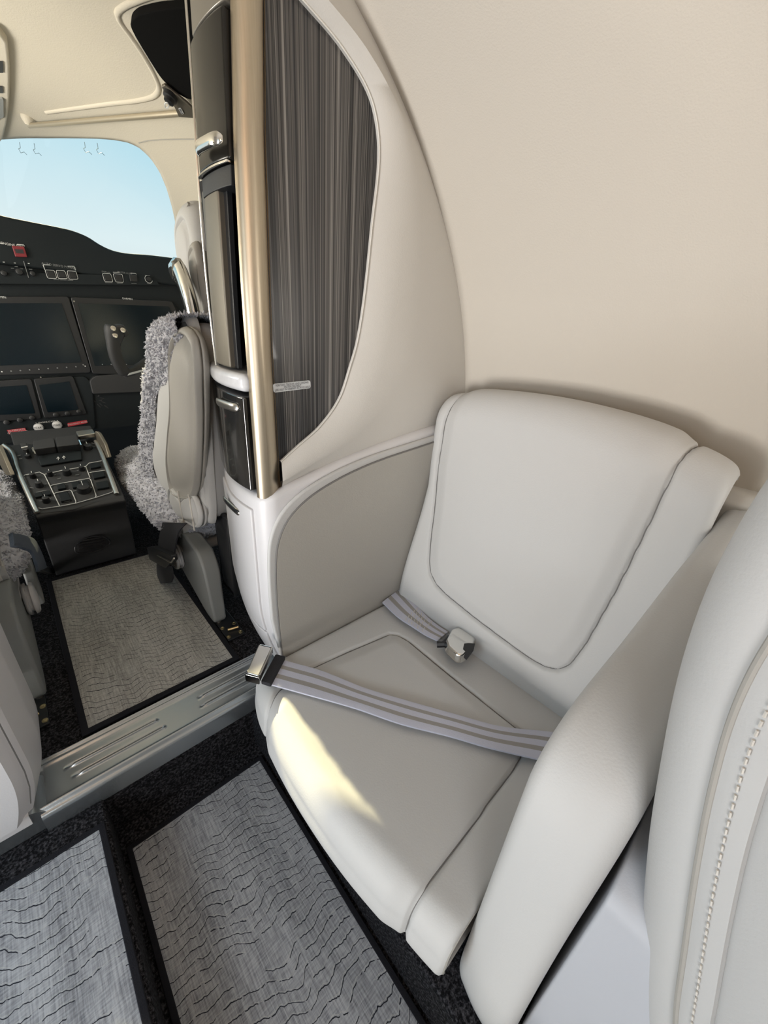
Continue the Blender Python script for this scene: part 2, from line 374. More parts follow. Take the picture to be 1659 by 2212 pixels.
# windscreen opening: edge of the lining, as a function of the angle around the tube
edge_px = [(0, 302), (50, 299), (100, 299), (160, 299), (215, 300), (250, 303), (280, 309), (303, 321), (325, 342), (345, 372), (360, 408), (372, 450), (382, 500), (388, 545)]
edge = [PC(*q) for q in edge_px]
e_phi = [math.atan2(p[0] - CC[0], p[2] - CC[1]) for p in edge]; e_y = [p[1] for p in edge]
o_i = np.argsort(e_phi); e_phi = np.array(e_phi)[o_i]; e_y = np.array(e_y)[o_i]
e_phi = np.concatenate([[0.0, PH(1.6), PH(3.2)], e_phi, [PH(58), PH(66)]]); e_y = np.concatenate([[3.15, 3.15, e_y[0] + .1], e_y, [2.95, 3.15]])
def y_edge(ph): return float(np.interp(abs(ph), e_phi, e_y))
sw = shell('wall_right', PH(27), PH(101), -2.2, Y_BH + .03, M['wall'], holes=[(PH(62), PH(80), -1.0, -.5), (PH(62), PH(80), -1.9, -1.4)], n=72, m_=60)
sw['label'] = 'smooth cream curved cabin wall lining behind the side-facing seat'
sc_ = shell('ceiling', PH(-32), PH(27), -2.2, Y_BH + .03, M['wall'], n=30, m_=40); sc_['label'] = 'cream cabin ceiling lining'
sl = shell('wall_left', PH(-118), PH(-32), -2.2, Y_BH + .03, M['wall'], holes=[(PH(-119), PH(-38), .30, .76), (PH(-80), PH(-62), -1.0, -.5), (PH(-80), PH(-62), -1.9, -1.4)], n=72, m_=60)
sl['label'] = 'cream cabin wall lining with the open entrance doorway'
ck = shell('ceiling_cockpit', PH(-100), PH(100), Y_BH + .03, 3.15, M['ceiling'], n=240, m_=40, yend=y_edge, thick=.012); ck['label'] = 'cream moulded cockpit headliner around the windscreen'
mk('wall_back', slab([cyl(PH(a), -2.2) for a in range(-130, 131, 10)], (0, -.03, 0)), M['wall'], smooth=0, kind='structure', label='cream bulkhead at the rear of the cabin')
mk('wall_front', slab([(-.98, 3.15, -.06), (1.16, 3.15, -.06), (1.12, 3.15, 1.06), (.9, 3.15, 1.18), (-.72, 3.15, 1.18), (-.94, 3.15, 1.06)], (0, .03, 0)), M['panel_dark'], smooth=0, kind='structure', label='dark firewall behind the instrument panel')
# windscreen panes
def pane(sign):
    def fn(u, v):
        ph = PH(1.6) + (PH(62) - PH(1.6)) * u
        p0 = cyl(ph * sign, y_edge(ph)); x1 = CC[0] + sign * (.02 + .72 * u); p1 = np.array([x1, 3.62 - .42 * u, 1.16])
        bulge = math.sin(v * math.pi) * .05
        return p0 * (1 - v) + p1 * v + np.array([0, bulge, bulge])
    return gridf(fn, 60, 12)
wn = thing('window_1', (.5, 2.9, 1.16), 'clear curved windscreen pane beyond the pilot seat on the window side', 'window'); wn['kind'] = 'structure'; del wn['category']
g1 = mk('pane', pane(1), M['glass'], wn, smooth=60)
M['haze_line'] = mat('heater_film_line', (.30, .42, .48, 1), .5)
for qx, qy in ((44, 310), (76, 312), (186, 309), (214, 311)):
    def Q(dx, dy): 
        p = PC(qx + dx, qy + dy, CR + .02); return p
    path = [Q(-1, -6), Q(1, 6), Q(-3, 8), Q(2, 17), Q(9, 15), Q(15, 21)]
    mk('heater_lead', tube([p + np.array([0, .03, .0]) for p in path], .0012, 5), M['haze_line'], wn)
wl = mk('window_2', pane(-1), M['glass'], smooth=60, kind='structure', label='clear curved windscreen pane on the entrance side')
lip = []  # unseen lip added ahead of the header to shorten the sun patch
for k in range(25):
    ph = PH(3.5 + 24 * k / 24); p = cyl(ph, y_edge(ph)); d = (p - EYE) / (p - EYE)[1]
    lip.append((p + np.array([0, -.01, .008]), p + d * .17 + np.array([0, 0, .012]), p + d * .17 + np.array([0, 0, .05]), p + np.array([0, -.01, .05])))
mk('sun_lip', (([q_ for r_ in lip for q_ in r_]), [[i * 4 + j, (i + 1) * 4 + j, (i + 1) * 4 + (j + 1) % 4, i * 4 + (j + 1) % 4] for i in range(24) for j in range(4)]), M['ceiling'], smooth=40, kind='structure', label='added unseen lip above the windscreen pane, cutting the sun beam short')
# nose skin below the windscreen so that no gap shows
mk('trim_1', gridf(lambda u, v: np.array([CC[0] + (u - .5) * 1.8, 3.15 + .5 * v, 1.19 - .03 * v]), 12, 4), M['panel_dark'], kind='structure', label='dark deck between the glareshield and windscreen')
# lower sidewall ledge behind the seat
led = [(1.22, -2.0, -.06), (1.075, -2.0, -.06), (1.075, -2.0, .715), (1.10, -2.0, .738), (1.22, -2.0, .738)]
mk('trim_2', slab(led, (0, 2.79, 0)), M['surround'], smooth=30, bevel=.008, kind='structure', label='cream lower sidewall ledge behind the seats')

# ------------------------------------------------------------------ threshold plate between cabin and cockpit
def sill_h(x, y):
    z = .0
    for yy, h, wd in ((.938, .010, .006), (.925, .006, .005), (.812, .012, .007)): z += h * math.exp(-((y - yy) / wd) ** 2)
    for x0, x1, yy in ((-.125, .075, .885), (-.115, .085, .852), (.18, .345, .885), (.175, .345, .852)):
        if x0 < x < x1:
            fade = min(1, (x - x0) / .02, (x1 - x) / .008); z += fade * (.006 * math.exp(-((y - yy) / .003) ** 2) - .006 * math.exp(-((y - yy - .007) / .0035) ** 2))
    return z + .006
NXS, NYS = 170, 200
def sill_fn(u, v):
    x = -.175 + .60 * u; y = .80 + .147 * v; return np.array([x, y, sill_h(x, y)])
V, F = gridf(sill_fn, NXS, NYS)
k0 = len(V)
ex = []
for i in range(NXS):
    p = V[i * NYS]; q = V[i * NYS + NYS - 1]
    ex += [p + np.array([0, -.004, -.010]), np.array([p[0], .797, -.052]), q + np.array([0, .003, -.012])]
V += ex
for i in range(NXS - 1):
    a, b_ = i * NYS, (i + 1) * NYS; c0, d0 = k0 + 3 * i, k0 + 3 * (i + 1)
    F += [[a, b_, d0, c0], [c0, d0, d0 + 1, c0 + 1], [a + NYS - 1, b_ + NYS - 1, d0 + 2, c0 + 2]]
tp = thing('threshold_plate', (.1, .87, -.05), 'blue-grey ribbed metal sill plate between the cabin and the cockpit', 'sill plate')
mk('plate', (V, F), M['sill'], tp, smooth=50)

# ------------------------------------------------------------------ floor mats
def floor_mat(x0, x1, y0, y1, z, mt, label, bw=.016):
    r = thing('floor_mat', ((x0 + x1) / 2, (y0 + y1) / 2, z), label, 'mat', 'woven floor mats')
    mk('weave', box(x0, x1, y0, y1, z, z + .008), mt, r, smooth=0)
    P = [(x0, y0), (x1, y0), (x1, y1), (x0, y1)]
    Q = [(x0 - bw, y0 - bw), (x1 + bw, y0 - bw), (x1 + bw, y1 + bw), (x0 - bw, y1 + bw)]
    V = [np.array([*p, z + .011]) for p in P] + [np.array([*p, z + .010]) for p in Q] + [np.array([*p, z]) for p in P] + [np.array([*p, z]) for p in Q]
    F = []
    for i in range(4):
        j = (i + 1) % 4; F += [[i, j, 4 + j, 4 + i], [4 + i, 4 + j, 12 + j, 12 + i], [8 + i, 8 + j, j, i], [8 + i, 8 + j, 12 + j, 12 + i]]
    mk('edge_binding', (V, F), M['binding'], r, smooth=0, bevel=.002, label='black fabric edge binding')
    return r
floor_mat(-.066, .318, .972, 1.79, 0, M['weave2'], 'woven grey floor mat between the two cockpit seats')
floor_mat(-.62, -.093, -1.2, .725, -.045, M['weave'], 'pale woven floor mat on the raised floor by the entrance', .012)
floor_mat(-.054, .278, -1.2, .735, -.20, M['weave'], 'dark woven floor mat down in the recessed aisle', .012)

# ------------------------------------------------------------------ storage cabinet by the aisle
BOW = np.array([(.78, .382), (.80, .374), (.86, .364), (.95, .367), (1.07, .397), (1.13, .415)])
def bow(y): return float(np.interp(y, BOW[:, 0], BOW[:, 1]))
_bs = spline([(p[0], p[1], 0) for p in BOW], 60)
def bow(y): return float(np.interp(y, [p[0] for p in _bs], [p[1] for p in _bs]))
def tumble(z): return .07 * max(0, (.30 - z) / .30) ** 1.8 + .02 * max(0, (z - .9) / .6) ** 1.5
cab = thing('storage_cabinet', (.6, .95, 0), 'tall aisle cabinet with gold trim, black gloss doors and striped veneer side', 'cabinet')
def ledge_z(x): return float(np.interp(x, [.36, .43, .53, .63, .78, .92, 1.15], [.625, .641, .664, .686, .710, .728, .75]))
# lower body: plan line from the far aisle edge round the near corner and along the aft face
YA = .785
plan = [(bow(y), y) for y in np.linspace(1.105, .835, 18)]
cr = .04; xc = bow(.82) + cr
plan += [(xc - cr * math.cos(a), YA + cr - cr * math.sin(a)) for a in np.linspace(.15, math.pi / 2, 9)]
plan += [(x, YA) for x in np.linspace(xc + .03, 1.12, 24)]
NP = len(plan)
def body_fn(u, v):
    i = int(round(u * (NP - 1))); x, y = plan[i]
    top = ledge_z(x) if y < .82 else .622
    inset = 0
    if v > .8:
        a = (v - .8) / .2 * math.pi / 2; inset = .022 * (1 - math.cos(a)); z = top - .022 + .022 * math.sin(a)
    else: z = -.055 + (top - .022 + .055) * v / .8
    if y < .83: y2 = y + inset; x2 = x + (inset if x < .42 else 0)
    else: x2 = x + inset; y2 = y
    w_ = max(0, 1 - max(0, x - .42) / .2); x2 += tumble(z) * w_
    return np.array([x2, y2, z])
Vb, Fb = gridf(body_fn, NP, 36)
top_i = [i * 36 + 35 for i in range(NP)]; k = len(Vb)
Vb += [np.array([1.10, 1.0, .62])]
Fb += [[top_i[i], top_i[i + 1], k] for i in range(NP - 1)]
mk('lower_body', (Vb, Fb), M['white_panel'], cab, smooth=50)
def aisle_patch(y0, y1, z0, z1, off, th, mt, name, parent=cab, ny=20, nz_=20, top=None, bev=.004, tumb=True, **kw):
    def fn(u, v, d):
        y = y0 + (y1 - y0) * u; zt = top(y) if top else z1; z = z0 + (zt - z0) * v
        return np.array([bow(y) + (tumble(z) if tumb else 0) - off + d, y, z])
    A = gridf(lambda u, v: fn(u, v, 0), ny, nz_); B = gridf(lambda u, v: fn(u, v, th), ny, nz_)
    V = A[0] + B[0]; n0 = len(A[0]); F = A[1] + [[i + n0 for i in f] for f in B[1]]
    rim = [i * nz_ for i in range(ny)] + [(ny - 1) * nz_ + j for j in range(1, nz_)] + [i * nz_ + nz_ - 1 for i in range(ny - 2, -1, -1)] + [j for j in range(nz_ - 2, 0, -1)]
    F += [[rim[i], rim[(i + 1) % len(rim)], rim[(i + 1) % len(rim)] + n0, rim[i] + n0] for i in range(len(rim))]
    return mk(name, (V, F), mt, parent, smooth=45, bevel=bev, seg=2, **kw)
dr = aisle_patch(.832, 1.095, .19, .582, .007, .012, M['white_panel'], 'drawer_front', bev=.004)
def pull(c1, c2, w_, parent, name, mt, x, stand=.012, prof=None):
    a, b_ = PX(*c1, x), PX(*c2, x)
    ts = [0, .015, .04, .08, .14, .22, .32, .5, .68, .78, .86, .92, .96, .985, 1]
    pth = [a * (1 - t_) + b_ * t_ + np.array([-stand * (1 - abs(2 * t_ - 1) ** 5), 0, 0]) for t_ in ts]
    rr = [w_ * (.35 + .65 * min(1, math.sqrt(min(t_, 1 - t_) / .08 + .0))) for t_ in ts]
    return mk(name, tube(pth, rr, 14, r2=[r_ * .42 for r_ in rr], up=(0, .25, 1)), mt, parent, smooth=60)
hs = pull((484, 1075), (519, 1109), .0095, dr, 'recessed_handle', M['satin'], bow(.93) - .006, .004)
hs2 = pull((486, 1079), (515, 1106), .0045, dr, 'handle_slot', M['black'], bow(.93) - .011, .003)
aisle_patch(.832, 1.075, -.03, .182, .007, .012, M['white_panel'], 'lower_panel', bev=.004)
# grey slot and black gloss drawer under the stone ledge
bd = aisle_patch(.826, 1.10, .632, .852, .006, .05, M['gloss'], 'gloss_drawer', bev=.005, label='black gloss drawer under the stone ledge')
pull((471, 866), (516, 882), .0095, bd, 'handle', M['satin'], bow(.95) - .008, .007)
ledp = [(bow(y) - .012, y) for y in np.linspace(.815, 1.105, 20)]
mk('stone_ledge', slab(fillet([(x, y, .862) for x, y in ledp] + [(.72, 1.05, .862), (.72, .815, .862)], 0), (0, 0, .038)), M['marble'], cab, smooth=40, bevel=.014, seg=4, label='pale grey stone ledge')
# niche with bronze post
nb = join(box(.70, .72, .83, 1.0, .90, 1.30), box(.385, .72, .985, 1.0, .90, 1.25), box(.40, .72, .818, .826, .90, 1.25), box(.39, .72, .826, 1.0, 1.236, 1.25))
mk('niche_lining', nb, M['niche'], cab, smooth=0, label='matt black niche lining')
aisle_patch(.882, .985, .905, 1.232, .0, .02, M['post'], 'niche_post', bev=.004, label='brushed bronze post')
aisle_patch(.868, .884, .905, 1.225, -.012, .01, M['black'], 'niche_edge', bev=.002)
ud = aisle_patch(.822, .962, 1.25, 1.437, .006, .05, M['gloss_upper'], 'gloss_door', bev=.005, label='dark gloss upper door')
pull((430, 326), (481, 299), .0105, ud, 'handle', M['chrome'], bow(.87) - .006, .009)
aisle_patch(.826, .968, 1.2465, 1.2495, .0085, .05, M['chrome'], 'door_underside_rim', bev=.002)
aisle_patch(.826, .962, 1.215, 1.245, .002, .1, M['black'], 'valance', bev=.002)
aisle_patch(.822, .955, 1.441, 1.60, .003, .04, M['smoke'], 'top_panel', bev=.003)
mk('core', join(box(.45, .72, .83, 1.03, .60, .86), box(.44, .72, .83, .962, 1.26, 1.56), box(.73, 1.05, .84, 1.03, .60, 1.2), box(.72, .9, .84, 1.03, 1.2, 1.36)), M['black'], cab, smooth=0)
# far edge of the cabinet, a thin bright strip along the cockpit side
mk('edge_strip', tube(spline([(bow(.975) - .004 + .02, .972, 1.58), (bow(.968) + .008, .968, 1.38), (bow(.968) + .002, .97, 1.25), (bow(.985), .988, 1.1), (bow(.985), .988, .9)], 30), .0022, 6), M['satin'], cab)
# gold corner trim
zs = np.linspace(.618, 1.60, 50)
XL = lambda z: float(np.interp(z, [.618, .75, 1.0, 1.07, 1.27, 1.44, 1.60], [.375, .375, .3745, .375, .381, .393, .41])) - .002
XR = lambda z: float(np.interp(z, [.618, .65, .95, 1.29, 1.46, 1.60], [.432, .429, .427, .434, .444, .456]))
def gold_fn(u, v):
    z = zs[int(round(u * 49))]; a = math.pi * v; xl, xr = XL(z), XR(z); mid, hw = (xl + xr) / 2, (xr - xl) / 2
    y = Y_BH + .024 - (.024 - .018 * max(0, -math.cos(a)) * .4) * 1.0 * math.sin(a) ** .75 if 0 < v < 1 else Y_BH + .024 - (.012 if v == 1 else 0)
    return np.array([mid - hw * math.cos(a), y - .006, z])
gv, gf = gridf(gold_fn, 50, 17)
gf += [[j for j in range(17)], [49 * 17 + j for j in range(17)][::-1]]
mk('corner_trim', (gv, gf), M['gold'], cab, smooth=50, label='brushed gold corner trim')
# striped veneer side panel
inn = [(606, 996), (640, 965), (690, 920), (732, 860), (755, 792), (771, 735), (803, 480), (817, 310), (801, 217), (740, 108), (650, 0), (590, -68), (556, -106)]
mid_ = [(611, 1040), (665, 1004), (745, 945), (805, 858), (832, 775), (848, 700), (876, 480), (880, 350), (860, 235), (797, 112), (703, -8), (640, -78), (590, -112)]
out_ = [(609, 1053), (690, 1012), (800, 967), (908, 929), (1002, 885), (1006, 780), (993, 620), (963, 440), (920, 325), (851, 160), (758, -2), (695, -84), (640, -125)]
def on_circle(p, r=CR + .004):
    d = np.array([p[0] - CC[0], p[2] - CC[1]]); d = d / np.linalg.norm(d) * r; return np.array([CC[0] + d[0], p[1], CC[1] + d[1]])
NI = 90
I_ = spline([PY(*q, Y_BH + .006) for q in inn], NI); Mi = spline([PY(*q, Y_BH - .016) for q in mid_], NI)
O_ = [PY(*q, Y_BH + .004) for q in out_]; O_ = O_[:4] + [on_circle(p) for p in O_[4:]]; O_ = spline(O_, NI)
O_ = [p if k_ < NI * .42 else on_circle(p) for k_, p in enumerate(O_)]
ven = [(p[0] + .004, Y_BH + .010, p[2]) for p in I_] + [(XR(z) - .015, Y_BH + .010, z) for z in np.linspace(1.57, .64, 12)]
mk('veneer_panel', slab(ven, (0, .02, 0)), M['veneer'], cab, smooth=0, label='striped charcoal veneer panel')
rows = [[p + np.array([0, .014, 0]) for p in I_], I_, [I_[i] * .92 + Mi[i] * .08 + np.array([0, -.004, 0]) for i in range(NI)], Mi, [Mi[i] * .75 + O_[i] * .25 for i in range(NI)], [Mi[i] * .3 + O_[i] * .7 for i in range(NI)], O_, [p + np.array([0, .03, 0]) for p in O_]]
sv = [rows[j][i] for i in range(NI) for j in range(8)]
sf = [[i * 8 + j, (i + 1) * 8 + j, (i + 1) * 8 + j + 1, i * 8 + j + 1] for i in range(NI - 1) for j in range(7)]
mk('surround_panel', (sv, sf), M['surround'], cab, smooth=60, label='cream moulded surround panel')
mk('edge_piping', tube([p + np.array([-.001, -.004, 0]) for p in I_] , .0017, 6), M['white_edge'], cab, label='white edge piping')
# placard
pl = thing('placard', PY(629, 835, Y_BH), 'pale grey passenger placard on the striped veneer panel', 'placard')
pc = [PY(*q, Y_BH + .009) for q in ((588, 829), (669, 821), (670, 838), (590, 848))]
mk('plate', slab(fillet(pc, .006), (0, -.003, 0)), M['placard'], pl, smooth=30)
xd = pc[1] - pc[0]; yd = pc[0] - pc[3]
for k_, s_ in enumerate(('FOR TAXI, TAKEOFF, AND LANDING', 'FASTEN SEATBELT', 'LIFE VEST IN CABINET ACROSS AISLE')):
    c_ = (pc[0] + pc[1] + pc[2] + pc[3]) / 4 + yd * (.27 - .27 * k_); c_[1] = Y_BH + .0052
    text_mesh(s_, c_, (xd[0], 0, xd[2]), (0, 0, 1), .0064, M['dark_ink'], pl, fit=float(np.linalg.norm(xd)) * (.87, .46, .94)[k_])
# padded side panel next to the seat cushion
def pad_outline(off=0.):
    P = [PY(608 - off * 0, 1420, .77), PY(598, 1330, .77), PY(593, 1230, .77), PY(598, 1170, .77), PY(618, 1122, .77), PY(655, 1080, .77), PY(720, 1036, .77), PY(800, 998, .77), PY(905, 962, .77), PY(960, 944, .77)]
    return P
po = spline(pad_outline(), 60)
po = [p + np.array([-.014, 0, .0]) * min(1, i / 8) for i, p in enumerate(po)]
brd = [np.array([p[0], .785, p[2]]) for p in po] + [np.array([1.06, .785, .73]), np.array([1.06, .785, -.03])]
brd = [p + np.array([0, 0, 0.012]) * (1 if 15 < i < 60 else 0) for i, p in enumerate(brd)]
pd = mk('side_pad', slab(brd, (0, -.012, 0)), M['leather'], cab, smooth=40, bevel=.01, seg=4, label='padded leather side panel beside the seat cushion')
po2 = spline(pad_outline(), 60)
f_ = lambda p, y: np.array([p[0] + .004, y, p[2] - .006])
inn_ = [f_(p, .775) for p in po2] + [np.array([1.05, .775, .69]), np.array([1.05, .775, -.03])]
mk('pad_insert', slab(inn_, (0, -.007, 0)), M['leather_dark'], pd, smooth=40, bevel=.006, seg=3, label='darker taupe leather insert')
mk('piping', tube([f_(p, .7705) for p in po2], .0026, 6), M['seam'], pd)

# ------------------------------------------------------------------ galley cabinet across the aisle
gc = thing('galley_cabinet', (-.4, .9, -.05), 'white cabinet across the aisle with a rounded foot on the sill', 'cabinet')
def gx(y, z):
    base = float(np.interp(y, [.79, .82, .9, 1.0, 1.06], [-.165, -.157, -.140, -.138, -.15]))
    return base + (-.05 * max(0, (.17 - z) / .2) ** 2.2) + .01 * max(0, z - .3)
plan2 = [(0, y) for y in np.linspace(1.06, .815, 12)]
def gal_fn(u, v):
    z = .024 + 1.5 * v ** 1.8 if v > 0 else .024
    if u < .5:
        y = 1.06 - .25 * (u / .5); return np.array([gx(y, z), y, z])
    s_ = (u - .5) / .5; x0 = gx(.80, z)
    return np.array([x0 - .004 - .75 * s_, .79 + .02 * max(0, 1 - s_ * 40), z + 0])
mk('body', gridf(gal_fn, 81, 40), M['white_panel'], gc, smooth=28)
mk('corner_seam', tube([(gx(.80, z) - .003, .801, z) for z in np.linspace(.06, 1.4, 30)], .0011, 6), M['seam'], gc)
mk('underside', box(-.9, -.19, .80, 1.05, .0, .03), M['white_panel'], gc, smooth=0)
mk('plinth', slab(fillet([(-.95, .803, -.04), (-.95, .803, .028), (-.185, .803, .028), (-.168, .803, .012), (-.150, .803, -.012), (-.150, .803, -.04)], .012), (0, .1, 0)), M['sill'], gc, smooth=40, label='blue-grey metal plinth')
# ------------------------------------------------------------------ side-facing seat
ZC = .13                                   # height of the cushion top
def sdist(poly, X, Y):
    """signed distance to a closed polygon, positive inside"""
    P = np.array(poly, float); Q = np.roll(P, -1, 0); d = np.full(X.shape, 1e9); ins = np.zeros(X.shape, bool)
    for (ax, ay), (bx, by) in zip(P, Q):
        ex_, ey = bx - ax, by - ay; t_ = np.clip(((X - ax) * ex_ + (Y - ay) * ey) / (ex_ * ex_ + ey * ey + 1e-12), 0, 1)
        d = np.minimum(d, np.hypot(X - ax - t_ * ex_, Y - ay - t_ * ey))
        c_ = (ay > Y) != (by > Y); xi = ax + (Y - ay) / (by - ay + 1e-12) * ex_; ins ^= c_ & (X < xi)
    return np.where(ins, d, -d)
def pillow(name_a, name_b, base_fn, nu, nv, poly, su, sv_, parent, mt, raise_=.008, groove=.007, wd=.0045, caps=None):
    """base_fn(i,j) -> point; splits the surface into a border and the inset inside poly (in surface coordinates su, sv_)"""
    Pt = np.array([[base_fn(i, j) for j in range(nv)] for i in range(nu)])
    du = np.gradient(Pt, axis=0); dv = np.gradient(Pt, axis=1); Nn = np.cross(du, dv); Nn /= np.linalg.norm(Nn, axis=2, keepdims=True) + 1e-12
    if Nn[nu // 2, nv // 2].dot(EYE - Pt[nu // 2, nv // 2]) < 0: Nn = -Nn
    D = sdist(poly, su, sv_)
    s_ = np.clip(D / .05, 0, 1); s_ = s_ * s_ * (3 - 2 * s_)
    H = raise_ * s_ - groove * np.exp(-(D / wd) ** 2) + raise_ * .35 * (1 - np.exp(-np.abs(np.minimum(D, 0)) / .03)) 
    P2 = Pt + Nn * H[:, :, None]
    V = [p for r_ in P2 for p in r_]
    fa, fb = [], []
    for i in range(nu - 1):
        for j in range(nv - 1):
            q = [i * nv + j, (i + 1) * nv + j, (i + 1) * nv + j + 1, i * nv + j + 1]
            (fb if (D[i, j] + D[i + 1, j] + D[i + 1, j + 1] + D[i, j + 1]) > 0 else fa).append(q)
    if caps: V, fa = caps(V, fa, P2)
    def sub(F):
        ids = sorted({i for f in F for i in f}); mp_ = {v: k for k, v in enumerate(ids)}
        return [V[i] for i in ids], [[mp_[i] for i in f] for f in F]
    a = mk(name_a, sub(fa), mt, parent, smooth=70); b_ = mk(name_b, sub(fb), mt, a if False else parent, smooth=70)
    Pp = np.array(poly); thr = []
    dense = []
    for k in range(len(Pp)):
        q0, q1 = Pp[k], Pp[(k + 1) % len(Pp)]; m_ = max(2, int(np.linalg.norm(q1 - q0) / .006)); dense += [q0 + (q1 - q0) * t_ / m_ for t_ in range(m_)]
    runs = []
    for q in dense:
        j = int(np.argmin(np.abs(sv_[nu // 2] - q[1]))); j = int(np.argmin(np.abs(sv_[min(nu - 1, max(0, int(np.argmin(np.abs(su[:, j] - q[0])))))] - q[1]))); col = su[:, j]
        if q[0] <= col[0] or q[0] >= col[-1] - .004: runs.append(None); continue
        i = int(np.searchsorted(col, q[0])) - 1; i = min(max(i, 0), nu - 2); f0 = (q[0] - col[i]) / (col[i + 1] - col[i] + 1e-9)
        runs.append(Pt[i, j] * (1 - f0) + Pt[i + 1, j] * f0 - Nn[i, j] * groove * .8)
    cur = []
    segs = []
    for r_ in runs:
        if r_ is None:
            if len(cur) > 3: segs.append(cur)
            cur = []
        else: cur.append(r_)
    if len(cur) > 3:
        if segs and runs[0] is not None: segs[0] = cur + segs[0]
        else: segs.append(cur)
    sm_ = []
    for c0 in segs:
        c0 = np.array(c0)
        for _ in range(6): c0[1:-1] = (c0[:-2] + c0[1:-1] * 2 + c0[2:]) / 4
        sm_.append(tube(list(c0), .0013, 5))
    if sm_: mk('seam_thread', join(*sm_), M['seam'], b_, smooth=60)
    return a, b_, P2, D
seat = thing('side_facing_seat', (.75, .43, -.06), 'pale grey leather side-facing seat between the cabinet side pad and the armrest', 'seat')
XF = spline([(.320, .80, 0), (.300, .765, 0), (.273, .69, 0), (.256, .562, 0), (.250, .44, 0), (.255, .292, 0), (.272, .165, 0), (.288, .075, 0)], 80)
def xfront(y): return float(np.interp(y, [p[1] for p in XF][::-1], [p[0] for p in XF][::-1]))
Y0c, Y1c = .077, .765
NU, NV = 250, 210
prof = []                                   # (t) front profile, offsets from the front line
def cush_prof(y):
    xf = xfront(y); P = [(.90, ZC - .012), (.80, ZC - .004), (.6, ZC), (.45, ZC + .002)]
    P += [(xf + .075, ZC + .002)]
    for a in np.linspace(0, math.pi / 2, 9)[1:]: P.append((xf + .004 + .046 * (1 - math.sin(a)), ZC - .056 + .058 * math.cos(a)))
    P += [(xf + .0, .035), (xf + .006, .024), (xf + .02, .018)]
    return P
LP = [np.linalg.norm(np.diff(np.array(cush_prof(y)), axis=0), axis=1) for y in np.linspace(Y0c, Y1c, NV)]
SU = np.zeros((NU, NV)); SV = np.zeros((NU, NV)); CP = {}
ys = np.linspace(Y0c, Y1c, NV)
for j, y in enumerate(ys):
    P = spline([(p[0], 0, p[1]) for p in cush_prof(y)], NU); CP[j] = P
    L_ = np.concatenate([[0], np.cumsum([np.linalg.norm(P[k + 1] - P[k]) for k in range(NU - 1)])])
    SU[:, j] = L_; SV[:, j] = y
r_e = .02
def cush_fn(i, j):
    p = CP[j][i]; y = ys[j]; d = min(y - Y0c, Y1c - y); rr = r_e if y > .4 else .009
    off = rr - math.sqrt(max(0, rr * rr - max(0, rr - d) ** 2))
    dip = .006 * math.exp(-((p[0] - .55) / .2) ** 2 - ((y - .40) / .2) ** 2)
    # roll the rim downwards on top, backwards on the front face
    k = min(1, max(0, (p[2] - .03) / (ZC - .04)))
    return np.array([p[0] + off * (1 - k) * .8, y, p[2] - off * k * .9 - dip])
def u_at(x, y):                             # arc length along the profile where the top reaches x
    j = int(np.argmin(np.abs(ys - y))); P = CP[j]; L_ = SU[:, j]
    xs_ = np.array([q[0] for q in P]); k = int(np.argmax(xs_ <= x)) if (xs_ <= x).any() else NU - 1
    return L_[k]
ins_xy = [(.726, .17), (.728, .40), (.728, .585), (.722, .622), (.700, .645), (.55, .668), (.42, .683), (.37, .682)]
ins = [(u_at(x, y), y) for x, y in ins_xy]
uf = u_at(.30, .66); UM = SU[-1, 100]
ins += [(u_at(.325, .675), .672), (uf + .01, .655), (uf + .035, .645), (uf + .07, .640), (UM + .05, .636), (UM + .05, .150), (UM - .1, .150), (u_at(.45, .152), .153), (u_at(.65, .16), .158)]
def cush_caps(V, fa, P2):
    nv = NV
    for j in (0, NV - 1):
        k = len(V); ring = [i * nv + j for i in range(NU)]
        y = Y0c + .012 if j == 0 else Y1c - .012
        for i in range(NU): p = P2[i, j]; V.append(np.array([p[0] + .010 * (1 if p[2] < .06 else .5), y, min(p[2] - .012, .09) if p[2] > .03 else p[2]]))
        for i in range(NU - 1): fa.append([ring[i], ring[i + 1], k + i + 1, k + i])
        c = len(V); V.append(np.array([.6, y, .02]))
        for i in range(NU - 1): fa.append([k + i, k + i + 1, c])
    # underside
    bl = [(NU - 1) * nv + j for j in range(NV)]; bb = [j for j in range(NV)]; k = len(V)
    for j in range(NV): V.append(np.array([.90, ys[j], .018]))
    for j in range(NV - 1): fa.append([bl[j], bl[j + 1], k + j + 1, k + j])
    return V, fa
pillow('seat_cushion', 'cushion_inset', cush_fn, NU, NV, ins, SU, SV, seat, M['leather'], raise_=.009, groove=.008, wd=.0042, caps=cush_caps)
# end piping on the cushion corner beside the armrest
mk('end_piping', tube([cush_fn(i, 0) + np.array([0, -.001, .0]) for i in range(60, NU - 4, 3)], .0028, 6), M['leather_dark'], seat)
# carpeted plinth under the cushion
mk('seat_plinth', box(.335, .98, .10, .765, -.06, .018), M['carpet'], seat, smooth=0)
